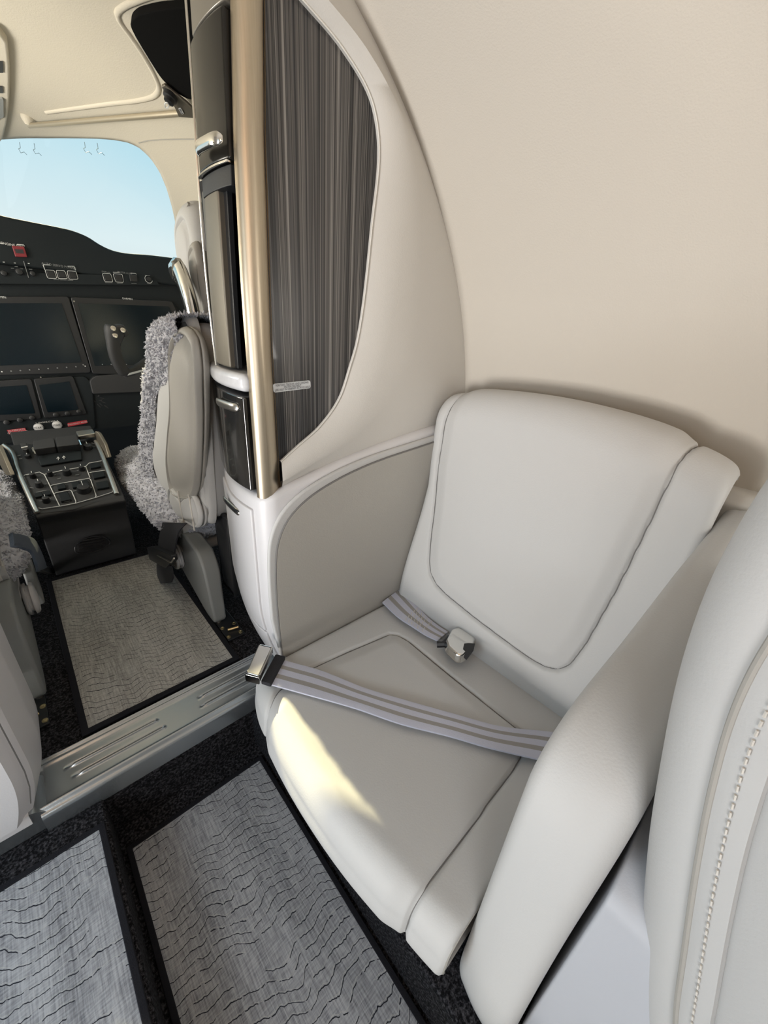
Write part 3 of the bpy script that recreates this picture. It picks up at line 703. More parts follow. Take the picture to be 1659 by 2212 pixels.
# backrest
ZT = spline([(.835, .790, 0), (.815, .808, 0), (.767, .833, 0), (.66, .855, 0), (.562, .864, 0), (.45, .868, 0), (.372, .866, 0), (.216, .849, 0), (.121, .826, 0), (.06, .803, 0), (.042, .790, 0)], 60)
def ztop(y): return float(np.interp(y, [p[0] for p in ZT][::-1], [p[1] for p in ZT][::-1]))
XB = lambda z: .872 + .150 * (z - ZC)
NB, MB_ = 230, 210
def yl(z): return .765 + .022 * min(1, max(0, (z - .55) / .15))
YR = .045
def back_prof(y):
    zt = ztop(y); P = [(XB(.075), .075), (XB(.105) - .016, .10), (XB(.15) - .020, .15), (XB(.30) - .012, .30), (XB(.5), .50), (XB(zt - .11), zt - .11)]
    x0 = XB(zt - .085)
    for a in np.linspace(.1, math.pi / 2, 8): P.append((x0 + .075 * (1 - math.cos(a)), zt - .085 + .085 * math.sin(a)))
    P += [(x0 + .11, zt - .004), (min(1.085, x0 + .16), zt - .02)]
    return P
BP = {}; bs = np.linspace(0, 1, MB_); BU = np.zeros((NB, MB_)); BV = np.zeros((NB, MB_))
for j, s_ in enumerate(bs):
    yn = YR + (.782 - YR) * s_; P = spline([(p[0], 0, p[1]) for p in back_prof(yn)], NB); BP[j] = P
    for i in range(NB): BU[i, j] = P[i][2] + max(0, P[i][0] - XB(P[i][2]) ) * (1 if i > NB * .7 else 0); BV[i, j] = YR + (yl(P[i][2]) - YR) * s_
def back_fn(i, j):
    p = BP[j][i]; y = BV[i, j]; d = min(bs[j], 1 - bs[j]) * (.75); rr = .016 if bs[j] < .5 else .03
    off = rr - math.sqrt(max(0, rr * rr - max(0, rr - d) ** 2))
    k = min(1, max(0, (p[2] - ztop(y) + .12) / .12))
    belly = -.012 * math.exp(-((p[2] - .25) / .14) ** 2)
    return np.array([p[0] + off * (1 - .6 * k) + belly, y, p[2] - off * k * .7])
bi = [(.98, .728), (.84, .737), (.75, .745), (.62, .735), (.50, .712), (.40, .692), (.32, .668), (.285, .648), (.262, .615), (.25, .57), (.235, .45), (.226, .34), (.222, .27), (.225, .225), (.240, .192), (.27, .173), (.34, .160), (.50, .148), (.70, .140), (.79, .138), (.98, .118)]
def back_caps(V, fa, P2):
    for j in (0, MB_ - 1):
        k = len(V); y = BV[0, j] + (.004 if j == 0 else -.004)
        for i in range(NB): p = P2[i, j]; V.append(np.array([min(max(p[0] + .05, 1.0), 1.085), p[1] + (.015 if j == 0 else -.006), p[2] - (.01 if p[2] > .7 else 0)]))
        for i in range(NB - 1): fa.append([i * MB_ + j, (i + 1) * MB_ + j, k + i + 1, k + i])
    return V, fa
pillow('backrest', 'backrest_inset', back_fn, NB, MB_, bi, BU, BV, seat, M['leather'], raise_=.010, groove=.008, wd=.0042, caps=back_caps)

# ------------------------------------------------------------------ lap belt lying across the cushion
def px_line(L, z, n): return spline([PZ(*q, z if not callable(z) else z(k)) for k, q in enumerate(L)], n)
zb = ZC + .018
upx = [(611, 1428), (640, 1436), (693, 1451), (789, 1489), (886, 1518), (982, 1545), (1078, 1571), (1192, 1584), (1290, 1600)]
lpx = [(586, 1481), (615, 1489), (669, 1504), (770, 1533), (866, 1566), (972, 1593), (1054, 1617), (1160, 1642), (1250, 1664)]
A = px_line(upx, zb, 60); B = px_line(lpx, zb, 60)
lb = thing('lap_belt', (A[30] + B[30]) / 2, 'striped grey lap belt strap crossing the cushion with a steel adjuster at its end', 'seat belt', 'lap belt halves')
mk('webbing', ribbon(A, B, .006), M['web'], lb, smooth=40)
q = [PZ(596, 1419, zb + .004), PZ(617, 1424, zb + .004), PZ(585, 1485, zb + .004), PZ(564, 1478, zb + .004)]
mk('sleeve', slab(fillet(q, .004), (0, 0, .012)), M['web_black'], lb, bevel=.004, label='black end sleeve')
q = [PZ(560, 1407, zb + .012), PZ(589, 1414, zb + .012), PZ(561, 1476, zb + .012), PZ(534, 1468, zb + .012)]
ad_ = mk('adjuster', slab(fillet(q, .006), (0, 0, .026)), M['satin'], lb, bevel=.010, seg=4, label='brushed steel adjuster')
ax = (q[1] + q[0]) / 2, (q[2] + q[3]) / 2
for s_ in (0, 1):
    c_ = ax[s_] + (ax[s_] - ax[1 - s_]) * .03 + np.array([0, 0, .012])
    mk('end_plate', slab(fillet([c_ + (q[1] - q[0]) * k_ * .5 + np.array([0, 0, z_]) for k_, z_ in ((-1, -.012), (1, -.012), (1, .012), (-1, .012))], .006), (ax[s_] - ax[1 - s_]) * .02), M['chrome'], ad_, bevel=.002)
mk('adjuster_bar', tube([(q[1] + q[2]) / 2 + (q[1] - q[2]) * t_ + np.array([0, 0, .026]) for t_ in (-.48, .48)], .003, 8), M['chrome'], ad_)
# buckle half near the backrest
zb2 = ZC + .016
A = px_line([(868, 1271), (893, 1302), (919, 1330), (945, 1350), (968, 1366)], zb2, 40); B = px_line([(826, 1303), (860, 1335), (893, 1357), (920, 1374), (945, 1386)], zb2, 40)
A = [p + np.array([0, 0, .004 * math.sin(k / 7.)]) for k, p in enumerate(A)]
lb2 = thing('lap_belt', (A[20] + B[20]) / 2, 'short striped lap belt strap ending in a steel buckle below the backrest', 'seat belt', 'lap belt halves')
mk('webbing', ribbon(A, B, .006), M['web'], lb2, smooth=40)
st = []
for r_ in range(6):
    for c_ in range(5):
        a0 = 18 + r_ * 2.2; i0 = int(a0); i1 = i0 + 1; f0 = .1 + c_ * .18
        p = A[i0] * (1 - f0) + B[i0] * f0; p2 = A[i1] * (1 - f0 - .13) + B[i1] * (f0 + .13)
        st.append(tube([p + np.array([0, 0, .0068]), p2 + np.array([0, 0, .0068])], .0012, 4))
mk('box_stitching', join(*st), M['thread'], lb2)
bk = [PZ(*p_, zb2 + .006) for p_ in ((972, 1372), (986, 1367), (1026, 1380), (1031, 1390), (1008, 1428), (996, 1436), (984, 1434), (962, 1414), (958, 1398))]
cb = sum(bk) / len(bk); V, F = slab(bk, (0, 0, .03))
V2 = [p if i < len(bk) else cb + (p - cb) * .9 + np.array([0, 0, .004]) for i, p in enumerate(V)]
bkl = mk('buckle', (V2, F), M['chrome'], lb2, bevel=.010, seg=4, smooth=50, label='polished steel buckle')
wq = [PZ(*p_, zb2 + .041) for p_ in ((1003, 1390), (1012, 1389), (1026, 1390), (1023, 1404), (1008, 1424), (1002, 1418), (1007, 1404), (1001, 1398))]
mk('release_slot', slab(wq, (0, 0, -.004)), M['black'], bkl, smooth=0)
mk('strap_ring', tube([PZ(944, 1392, zb2 + .008), PZ(958, 1392, zb2 + .012), PZ(972, 1378, zb2 + .012)], .010, 8), M['black'], lb2)

# ------------------------------------------------------------------ armrest between the seats
arm = thing('armrest', (.7, .02, -.06), 'pale grey leather armrest sloping down to the floor beside the side-facing seat', 'armrest')
side = [(.335, -.064), (.343, .10), (.347, .30), (.350, .44), (.360, .50), (.385, .545), (.43, .575), (.60, .612), (.80, .655), (.96, .69), (1.06, .712)]
sp_ = spline([(a, 0, b_) for a, b_ in side], 90)
NA = 34
def yls(x): return float(np.interp(x, [.3, .36, .45, .6, .8, .96, 1.06], [.066, .074, .071, .063, .054, .044, .040]))
def arm_fn(i, j):
    p = sp_[i]; pn = sp_[min(i + 1, 89)] - sp_[max(i - 1, 0)]; pn = pn / np.linalg.norm(pn); nrm = np.array([-pn[2], 0, pn[0]])
    yl_, yr_ = yls(p[0]), -.040 + .004 * math.sin(i / 14)
    r_ = .022; rb = .030
    # cross-section: side down the seat face, round over, flat, round over, side
    t_ = j / (NA - 1)
    if j <= 5: y, dn = yl_, -(.12 * (1 - j / 5) + r_)
    elif j <= 12: a = (j - 5) / 7 * math.pi / 2; y, dn = yl_ - r_ + r_ * math.cos(a), -r_ + r_ * math.sin(a)
    elif j <= 20: y, dn = yl_ - r_ + (yr_ + rb - yl_ + r_) * (j - 12) / 8, .003 * math.sin((j - 12) / 8 * math.pi)
    elif j <= 28: a = (j - 20) / 8 * math.pi / 2; y, dn = yr_ + rb - rb * math.sin(a), -rb + rb * math.cos(a)
    else: y, dn = yr_, -(rb + .10 * (j - 28) / 5)
    tl = -.055 * (.066 - y) / .1 * min(1, max(0, (.5 - p[2]) / .4))    # the front face turns towards the aisle
    ed = .022 - math.sqrt(max(0, .022 ** 2 - max(0, .022 - i * .004) ** 2)) if i < 6 else 0
    q = p + nrm * (dn - ed * .6) + np.array([tl * .4, 0, 0]); return np.array([q[0], y, q[2]])
Va = [arm_fn(i, j) for i in range(90) for j in range(NA)]
Fa = [[i * NA + j, (i + 1) * NA + j, (i + 1) * NA + j + 1, i * NA + j + 1] for i in range(89) for j in range(NA - 1)]
Fa += [[j for j in range(NA)], [89 * NA + j for j in range(NA)]]
mk('arm_pad', (Va, Fa), M['leather'], arm, smooth=60)
mk('arm_core', slab(fillet([(.40, -.03, -.06), (.44, -.03, .42), (.62, -.03, .49), (1.07, -.03, .60), (1.07, -.03, -.06)], .03), (0, .07, 0)), M['white_panel'], arm, smooth=30)

# ------------------------------------------------------------------ the rear-facing seat close to the camera
cs = thing('club_seat', (.7, -.35, -.06), 'pale leather rear-facing seat behind the armrest, seen from the side of its backrest', 'seat')
XS = .352
edge_p = [(1652, 1050), (1570, 1180), (1500, 1320), (1440, 1500), (1400, 1700), (1372, 1900), (1362, 2212)]
ep = [PX(*q_, XS) for q_ in edge_p]
top_ = [np.array([XS, -.60, .93]), np.array([XS, -.30, 1.015]), np.array([XS, -.11, 1.037]), np.array([XS, -.035, 1.01]), np.array([XS, -.008, .965])]
bot_ = [np.array([XS, -.19, .12]), np.array([XS, -.24, .02])]
front = spline(top_ + ep + bot_, 90)
def back_off(d): # the profile moved back by d
    out = []
    for i, p in enumerate(front):
        t_ = front[min(i + 1, 89)] - front[max(i - 1, 0)]; t_ /= np.linalg.norm(t_); n_ = np.array([0, t_[2], -t_[1]])
        out.append(p + n_ * d)
    return out
# the shell: cross-section rounds from the aisle side to the rear face
offs = []
for a in np.linspace(0, math.pi / 2, 10): offs.append((.050 * (1 - math.sin(a)), .050 * (1 - math.cos(a))))   # (back, across)
offs = [(.30, .012)] + [(.085, .006), (.072, -.002), (.060, -.002)] + offs + [(.012, .12), (.05, .35), (.08, .50), (.12, .53), (.30, .54)]
bo = {round(o_[0], 4): back_off(o_[0]) for o_ in offs}
Vc = []; 
for i in range(90):
    for o_ in offs: p = bo[round(o_[0], 4)][i].copy(); p[0] = XS + o_[1]; Vc.append(p)
no = len(offs)
Fc = [[i * no + j, (i + 1) * no + j, (i + 1) * no + j + 1, i * no + j + 1] for i in range(89) for j in range(no - 1)]
mk('back_shell', (Vc, Fc), M['leather'], cs, smooth=60)
sm = back_off(.062)
smx = [PX(*q_, XS - .002) for q_ in ((1659, 1395), (1590, 1530), (1540, 1700), (1510, 1850), (1480, 2050), (1460, 2212))]
mk('back_core', slab(fillet([(XS + .03, -.09, .97), (XS + .03, -.58, .88), (XS + .03, -.72, .05), (XS + .03, -.30, .05), (XS + .03, -.17, .35), (XS + .03, -.09, .70)], .04), (.48, 0, 0)), M['leather'], cs, smooth=40)
smc = spline([np.array([XS - .002, -.085, .985]), np.array([XS - .002, -.047, .90])] + smx + [smx[-1] + np.array([0, -.05, -.14])], 90)
mk('seam_piping', tube(smc, .003, 8), M['leather_dark'], cs)
# side panel behind the seam, slightly proud
def yb(p, d): return p + np.array([0, -d, -d * .28])
pr = [smc, [yb(p, .010) + np.array([-.007, 0, 0]) for p in smc], [yb(p, .028) + np.array([-.010, 0, 0]) for p in smc], [yb(p, .031) + np.array([-.004, 0, 0]) for p in smc],
      [yb(p, .036) + np.array([-.010, 0, 0]) for p in smc], [yb(p, .10) + np.array([-.018, 0, 0]) for p in smc], [yb(p, .45) + np.array([-.020, 0, 0]) for p in smc], [yb(p, .47) + np.array([.05, 0, 0]) for p in smc]]
Vp = [pr[j][i] for i in range(90) for j in range(8)]
mk('side_panel', (Vp, [[i * 8 + j, (i + 1) * 8 + j, (i + 1) * 8 + j + 1, i * 8 + j + 1] for i in range(89) for j in range(7)]), M['leather'], cs, smooth=50)
sts = []
ss = spline(smc, 420)
for i in range(0, 412, 5):
    sts.append(tube([yb(ss[i], .0145) + np.array([-.0092, 0, 0]), yb(ss[i + 3], .0145) + np.array([-.0092, 0, 0])], .0010, 5))
mk('top_stitching', join(*sts), M['thread'], cs)
mk('seat_base', slab(fillet([(.366, -.046, -.06), (.366, -.046, .42), (.42, -.046, .45), (1.05, -.046, .52), (1.05, -.046, -.06)], .02), (0, -.75, 0)), M['grey_panel'], cs, bevel=.004, smooth=40)

# ------------------------------------------------------------------ cockpit seats
MID = .10
def fuzz(vf, amp, freq=60.):
    """ruffle a surface like short curly wool"""
    from mathutils import noise as mn
    V = [np.array(v, float) for v in vf[0]]; F = vf[1]; N_ = [np.zeros(3) for _ in V]
    for f in F:
        n_ = np.cross(V[f[1]] - V[f[0]], V[f[2]] - V[f[0]])
        for i in f: N_[i] += n_
    out = []
    for v, n_ in zip(V, N_):
        l = np.linalg.norm(n_); n_ = n_ / l if l > 0 else n_
        q_ = Vector(v * freq); h = mn.noise(q_) * .6 + mn.noise(q_ * 2.3) * .45 + mn.noise(q_ * .35) * .6
        out.append(v + n_ * amp * h + np.array([mn.noise(q_ * 1.7 + Vector((9, 0, 0))), mn.noise(q_ * 1.7 + Vector((0, 9, 0))), mn.noise(q_ * 1.7 + Vector((0, 0, 9)))]) * amp * .35)
    return out, F
def tufts(vf, n, ln, seed=3, rad=.0032):
    """separate little wool locks standing on the faces of a surface"""
    rnd = random.Random(seed); V = vf[0]; F = vf[1]; VV = []; FF = []
    A_ = []; c_ = np.mean(V, axis=0)
    for f in F: A_.append(np.linalg.norm(np.cross(V[f[1]] - V[f[0]], V[f[2]] - V[f[0]])))
    pick = rnd.choices(range(len(F)), weights=A_, k=n)
    for fi in pick:
        f = F[fi]; a, b_ = rnd.random(), rnd.random(); p = V[f[0]] * (1 - a) * (1 - b_) + V[f[1]] * a * (1 - b_) + V[f[2]] * a * b_ + V[f[3 % len(f)]] * (1 - a) * b_
        nn = np.cross(V[f[1]] - V[f[0]], V[f[2]] - V[f[0]]); l = np.linalg.norm(nn)
        if l < 1e-9: continue
        nn = nn / l
        if nn.dot(p - c_) < 0: nn = -nn
        d = nn + np.array([rnd.uniform(-.8, .8) for _ in range(3)]); d /= np.linalg.norm(d)
        s_ = np.cross(d, (.3, .5, .8)); s_ /= np.linalg.norm(s_); t_ = np.cross(d, s_); k = len(VV); h = ln * rnd.uniform(.5, 1.2)
        bend = np.array([rnd.uniform(-.4, .4) for _ in range(3)]) * h
        for m_, (hh, rr) in enumerate(((-.2, 1.), (.55, .75))):
            for a_ in range(4): VV.append(p + d * h * hh + bend * max(0, hh) ** 2 + (s_ * math.cos(a_ * 1.5708) + t_ * math.sin(a_ * 1.5708)) * rad * rr)
        VV.append(p + d * h + bend)
        for a_ in range(4): FF += [[k + a_, k + (a_ + 1) % 4, k + 4 + (a_ + 1) % 4, k + 4 + a_], [k + 4 + a_, k + 4 + (a_ + 1) % 4, k + 8]]
    return VV, FF
def loft(rings, closed=True, caps=True):
    n = len(rings[0]); V = [p for r_ in rings for p in r_]; F = []
    for i in range(len(rings) - 1):
        for j in range(n if closed else n - 1): F.append([i * n + j, i * n + (j + 1) % n, (i + 1) * n + (j + 1) % n, (i + 1) * n + j])
    if caps: F += [list(range(n))[::-1], list(range((len(rings) - 1) * n, len(rings) * n))]
    return V, F
def yz_prism(prof, x0, x1, r_=.02, n=5):
    """a padded shape: yz outline between two x planes with rounded rims"""
    P = [np.array([0, a, b_]) for a, b_ in prof]; c_ = sum(P) / len(P); rings = []
    sgn = 1 if x1 > x0 else -1
    for q_ in (.12, .35, .6, .82): rings.append([np.array([x0 + sgn * r_ * .25 * (q_ ** 2) - sgn * r_ * .25, *(c_ + (p + (c_ - p) / np.linalg.norm(c_ - p) * r_ - c_) * q_)[1:]]) for p in P])
    for k in range(n + 1):
        a = k / n * math.pi / 2; rings.append([np.array([x0 + sgn * r_ * (1 - math.sin(a)), *(p + (c_ - p) / np.linalg.norm(c_ - p) * r_ * (1 - math.cos(a)))[1:]]) for p in P])
    for k in range(n + 1):
        a = (1 - k / n) * math.pi / 2; rings.append([np.array([x1 - sgn * r_ * (1 - math.sin(a)), *(p + (c_ - p) / np.linalg.norm(c_ - p) * r_ * (1 - math.cos(a)))[1:]]) for p in P])
    return loft(rings)
def S2(pts, n=48): return [(p[1], p[2]) for p in spline([(0, a, b_) for a, b_ in pts], n, closed=True)]
def cockpit_seat(mir, label):
    X = (lambda x: 2 * MID - x) if mir else (lambda x: x)
    def fx(vf): return ([np.array([X(v[0]), v[1], v[2]]) for v in vf[0]], vf[1]) + tuple(vf[2:])
    r = thing('cockpit_seat', (X(.52), 1.4, 0), label, 'seat', 'cockpit seats')
    P_ = lambda n_, vf, m_, par=r, **k: mk(n_, fx(vf), m_, par, **k)
    # backrest body (leather, side view outline)
    body = S2([(1.235, .905), (1.36, .925), (1.44, .86), (1.52, .78), (1.63, .65), (1.73, .53), (1.81, .42), (1.79, .345), (1.65, .30), (1.46, .32), (1.30, .345), (1.19, .40), (1.16, .60), (1.19, .78)])
    P_('backrest', yz_prism(body, .356, .80, .03), M['leather'], smooth=180)
    # rear shell of the backrest
    shell_ = [(1.112, .995), (1.14, 1.01), (1.19, .995), (1.24, .93), (1.22, .60), (1.24, .40), (1.19, .385), (1.13, .60)]
    P_('rear_shell', yz_prism(S2(shell_), .366, .80, .022), M['leather'], smooth=60)
    low = [(1.12, .43), (1.24, .42), (1.24, .10), (1.14, .10)]
    P_('seat_back_frame', yz_prism([(a, b_) for a, b_ in low], .405, .76, .01), M['black'], smooth=40)
    # folded armrest
    arm_ = S2([(1.022, .955), (1.07, .978), (1.13, .972), (1.20, .94), (1.29, .78), (1.40, .62), (1.47, .50), (1.47, .41), (1.38, .415), (1.21, .485), (1.10, .66), (1.04, .82)])
    a_ = P_('folded_armrest', yz_prism(arm_, .335, .374, .018), M['leather_dark'], smooth=180)
    hinge = S2([(1.20, .49), (1.36, .43), (1.50, .42), (1.54, .34), (1.46, .315), (1.33, .335), (1.20, .385), (1.17, .44)])
    P_('hinge_cover', yz_prism(hinge, .338, .372, .014), M['leather'], smooth=180)
    for k in (0, 1): P_('hinge_piping', tube(spline([(.337, 1.36 - .12 * k, .455 + .03 * k), (.335, 1.35 - .12 * k, .41 + .02 * k), (.337, 1.35 - .11 * k, .34 + .015 * k)], 14), .003, 6), M['thread'])
    # sheepskin over the front and the top of the backrest
    fl_out = [(1.10, 1.005), (1.16, 1.0), (1.23, .993), (1.36, .972), (1.44, .90), (1.50, .83), (1.585, .745), (1.66, .66), (1.735, .60), (1.80, .52), (1.88, .40), (1.86, .34)]
    fl_in = [(1.11, .965), (1.15, .96), (1.20, .94), (1.27, .88), (1.33, .875), (1.42, .80), (1.50, .70), (1.57, .60), (1.63, .52), (1.68, .44), (1.72, .36), (1.75, .33)]
    fo = spline([(0, a, b_) for a, b_ in fl_out], 70); fi_ = spline([(0, a, b_) for a, b_ in fl_in], 70)
    def fl_fn(u, v):
        i = int(round(u * 69)); o1, i1 = fo[i], fi_[i]; w_ = .55 * min(1, max(0, (i - 22) / 10)); i1 = i1 * (1 - w_) + o1 * w_
        t_ = v * 2
        if t_ < .12: k_ = t_ / .12; p = (i1 + (i1 - o1) * .55) * (1 - k_) + (i1 * .88 + o1 * .12) * k_; x = .356 - .022 * k_
        elif t_ < 1: p = i1 * (1 - t_) + o1 * t_; x = .334 - .010 * math.sin(t_ * math.pi * .5) * (1 - t_ * .3) + .02 * t_ ** 4
        else: p = o1 + (o1 - i1) * .05 * math.sin((t_ - 1) * math.pi); x = .346 + (t_ - 1) * .45
        return np.array([x, p[1], p[2]])
    fv = gridf(fl_fn, 70, 60)
    fz = fuzz(fv, .010, 55)
    s_ = P_('sheepskin_back', fz, M['fleece'], smooth=180, label='grey curly sheepskin')
    if not mir:
        tu = tufts(fz, 11000, .0085, 5, .0036); P_('wool_locks', tu, M['fleece'], s_, smooth=180, kind='stuff')
    # sheepskin seat cushion
    def cu_fn(u, v):
        a = 2 * math.pi * u; rx, ry = .27, .50
        sx = abs(math.cos(a)) ** .45 * np.sign(math.cos(a)); sy = abs(math.sin(a)) ** .45 * np.sign(math.sin(a))
        k = math.sin(v * math.pi) ** .38 if 0 < v < 1 else 0.001
        return np.array([.545 + rx * sx * k, 1.85 + ry * sy * k, .29 - .085 * math.cos(v * math.pi) + .06 * max(0, (1.85 + ry * sy * k - 1.9))])
    cz = fuzz(gridf(cu_fn, 150, 60, closed_u=True), .013, 50)
    c2 = P_('sheepskin_cushion', cz, M['fleece'], smooth=180, label='grey curly sheepskin')
    tu = tufts(cz, 14000, .0085, 8, .0036); P_('wool_locks', tu, M['fleece'], c2, smooth=180, kind='stuff')
    P_('cushion_pan', box(.33, .78, 1.40, 2.30, .17, .215), M['leather'], smooth=30, bevel=.02)
    # headrest
    hr = S2([(1.38, 1.30), (1.447, 1.294), (1.50, 1.256), (1.52, 1.174), (1.474, 1.083), (1.444, 1.006), (1.40, 1.0), (1.34, 1.08), (1.31, 1.19), (1.33, 1.27)])
    h = P_('headrest', yz_prism(hr, .475, .72, .05, 8), M['leather'], smooth=180)
    P_('headrest_piping', tube([(.488, a, b_) for a, b_ in [(1.36, 1.285), (1.40, 1.27), (1.425, 1.20), (1.43, 1.12), (1.41, 1.04)]], .004, 6), M['leather_dark'], h)
    P_('headrest_cheek', yz_prism(S2([(1.30, 1.19), (1.345, 1.18), (1.36, 1.10), (1.345, 1.02), (1.28, .99), (1.27, 1.1)]), .462, .70, .02), M['leather_dark'], h, smooth=180)
    gd = [(.432, 1.26, 1.112), (.425, 1.235, 1.118), (.426, 1.205, 1.09), (.432, 1.17, 1.03), (.436, 1.16, .985)]
    P_('belt_guide', tube(spline([(.425, a[1] + .09, a[2]) for a in gd], 20), .030, 10, r2=.018, up=(0, 1, .4)), M['chrome'], smooth=60, label='polished belt guide')
    # tapering pedestal leg
    lg = slab([np.array([.332, *q_]) for q_ in fillet_yz([(1.575, .10), (1.53, .215), (1.40, .285), (1.235, .275), (1.195, .225), (1.150, .008), (1.235, .006)], .028)], (.056, 0, 0))
    lg = ([p + np.array([-.012 if (p[0] > .35 and p[2] < .1) else 0, 0, 0]) for p in lg[0]], lg[1])
    P_('leg', lg, M['grey_plastic'], smooth=40, bevel=.012, seg=4, label='grey moulded leg cover')
    P_('leg_cap', yz_prism(S2([(1.43, .20), (1.50, .19), (1.53, .12), (1.45, .10), (1.40, .14)]), .300, .33, .01), M['white_panel'], smooth=60)
    P_('lumbar_roller', tube([(.335, 1.40, .30), (.43, 1.40, .30)], [.030, .034], 14), M['leather'], smooth=60)
    if mir: P_('height_lever', slab([np.array([.292, *q_]) for q_ in fillet_yz([(1.60, .20), (1.68, .20), (1.64, .07), (1.55, .05)], .03)], (.03, 0, 0)), M['grey_plastic'], smooth=40, bevel=.008)
    # floor track fittings
    tr_ = P_('track_plate', box(.338, .398, 1.055, 1.30, -.002, .006), M['black'], smooth=0, bevel=.002)
    for k in range(4):
        for xx in ((.346, .388) if k < 2 else (.346,)): P_('rivet', lathe((xx, 1.07 + .055 * k, .006), (0, 0, 1), [(0, .0075), (.003, .0065), (.0035, .003), (.002, .002)], 10), M['brass'], tr_)
    P_('track_bolt', tube([(.356, 1.10, .012), (.390, 1.09, .014)], .005, 8), M['brass'], tr_)
    P_('track_clip', tube(spline([(.345, 1.20, .01), (.35, 1.20, .04), (.362, 1.20, .045)], 8), .005, 6), M['satin'], tr_)
    P_('track_pin', lathe((.35, 1.17, .0), (0, 0, 1), [(0, .010), (.02, .010), (.022, .006)], 10), M['satin'], tr_)
    return r
def fillet_yz(P, r_): return [(p[1], p[2]) for p in fillet([(0, a, b_) for a, b_ in P], r_)]
cockpit_seat(False, 'leather cockpit seat with grey sheepskin, beyond the tall aisle cabinet')
cockpit_seat(True, 'leather cockpit seat with grey sheepskin, on the entrance side of the centre pedestal')
# harness straps hanging from the seats
hx = thing('harness_strap', (.32, 1.42, .1), 'black harness strap with buckle hanging over the pale leg cover', 'seat belt', 'cockpit harness straps')
A = spline([PX(354, 1128, .30), PX(346, 1160, .292), PX(343, 1185, .288), PX(338, 1200, .285)], 24); B = spline([PX(405, 1130, .31), PX(388, 1150, .297), PX(381, 1180, .288), PX(378, 1206, .285)], 24)
mk('webbing', ribbon(A, B, .006, (-1, 0, 0)), M['web_black'], hx, smooth=40)
bq = [PX(*q_, .282) for q_ in ((328, 1180), (340, 1178), (383, 1196), (385, 1208), (370, 1224), (334, 1206))]
bb = mk('buckle', slab(fillet(bq, .006), (-.02, 0, 0)), M['black'], hx, bevel=.004)
mk('buckle_bar', tube([PX(340, 1199, .260), PX(370, 1215, .260), PX(376, 1206, .260)], .003, 6), M['satin'], bb)
A = spline([PX(342, 1208, .272), PX(341, 1230, .268), PX(345, 1260, .262)], 12); B = spline([PX(372, 1222, .272), PX(376, 1245, .268), PX(372, 1258, .262)], 12)
mk('strap_tail', ribbon(A, B, .006, (-1, 0, 0)), M['web_black'], hx, smooth=40)
hy = thing('harness_strap', (-.1, 1.55, .2), 'navy harness strap lying over the sheepskin beside the centre pedestal', 'seat belt', 'cockpit harness straps')
A = spline([PX(18, 1154, -.062), PX(50, 1160, -.056), PX(74, 1172, -.050), PX(88, 1200, -.05), PX(98, 1228, -.055)], 24); B = spline([PX(22, 1182, -.062), PX(50, 1188, -.056), PX(66, 1197, -.050), PX(72, 1213, -.05), PX(78, 1236, -.055)], 24)
mk('webbing', ribbon(A, B, .006, (1, 0, .3)), M['web_navy'], hy, smooth=40)
mk('tongue', slab(fillet([PX(*q_, -.07) for q_ in ((72, 1218), (112, 1232), (110, 1242), (80, 1236))], .004), (.012, 0, 0)), M['black'], hy, bevel=.002)
mk('pull_cord', tube(spline([PX(112, 1232, -.068), PX(126, 1252, -.065), PX(131, 1270, -.062), PX(137, 1287, -.06)], 16), .005, 6), M['web_black'], hy)

# ------------------------------------------------------------------ instrument panel
YP = 2.60
ip = thing('instrument_panel', (.2, YP, .40), 'dark cockpit instrument panel with blank displays under the windscreen', 'instrument panel')
def Q(px, py, y=YP): return PY(px, py, y)
hump = [Q(*q_) for q_ in ((-260, 470), (-140, 425), (-70, 440), (-25, 456), (0, 464), (60, 477), (120, 489), (155, 497), (190, 511), (215, 527), (240, 539), (270, 546), (320, 550), (385, 558), (440, 564), (520, 570))]  # out-of-view end raised to keep the sun off the entrance mat
hs_ = spline(hump, 80)
gl_ = [p for p in hs_] + [np.array([hs_[-1][0], YP, 1.15]), np.array([hs_[0][0], YP, 1.15])]
mk('glareshield', slab(gl_, (0, .50, 0)), M['panel_dark'], ip, smooth=40, bevel=.012, seg=3)
mk('main_panel', box(-.84, 1.02, YP + .03, YP + .14, .40, 1.16), M['panel_dark'], ip, smooth=0)
mk('lower_panel', slab(fillet([Q(-120, 830, YP + .02), Q(185, 812, YP + .02), Q(200, 830, YP + .02), Q(207, 925, YP + .02), Q(195, 935, YP + .02), Q(0, 962, YP + .02), Q(-120, 975, YP + .02)], .015), (0, .1, 0)), M['panel_dark'], ip, smooth=30, bevel=.006)
mk('switch_panel', slab([Q(-80, 585, YP - .004), Q(330, 597, YP - .004), Q(345, 616, YP - .004), Q(-80, 612, YP - .004)], (0, .02, 0)), M['panel_dark'], ip, smooth=0)
def disp(frame, glass, bev=.008):
    a = mk('display', slab(fillet([Q(*q_, YP + .012) for q_ in frame], .012), (0, .05, 0)), M['black'], ip, smooth=30, bevel=.004)
    mk('screen', slab(fillet([Q(*q_, YP + .010) for q_ in glass], .004), (0, .01, 0)), M['display'], a, smooth=0)
    return a
d1 = disp([(-160, 640), (148, 640), (196, 798), (195, 806), (-150, 815)], [(-140, 655), (133, 655), (177, 783), (-140, 795)])
d2 = disp([(152, 641), (372, 650), (440, 800), (430, 812), (200, 808)], [(168, 655), (365, 662), (415, 785), (205, 790)])
d3 = disp([(-100, 828), (68, 818), (90, 905), (-100, 918)], [(-100, 842), (57, 832), (76, 893), (-100, 900)])
d4 = disp([(72, 818), (158, 812), (188, 895), (96, 904)], [(84, 832), (150, 824), (170, 885), (103, 891)])
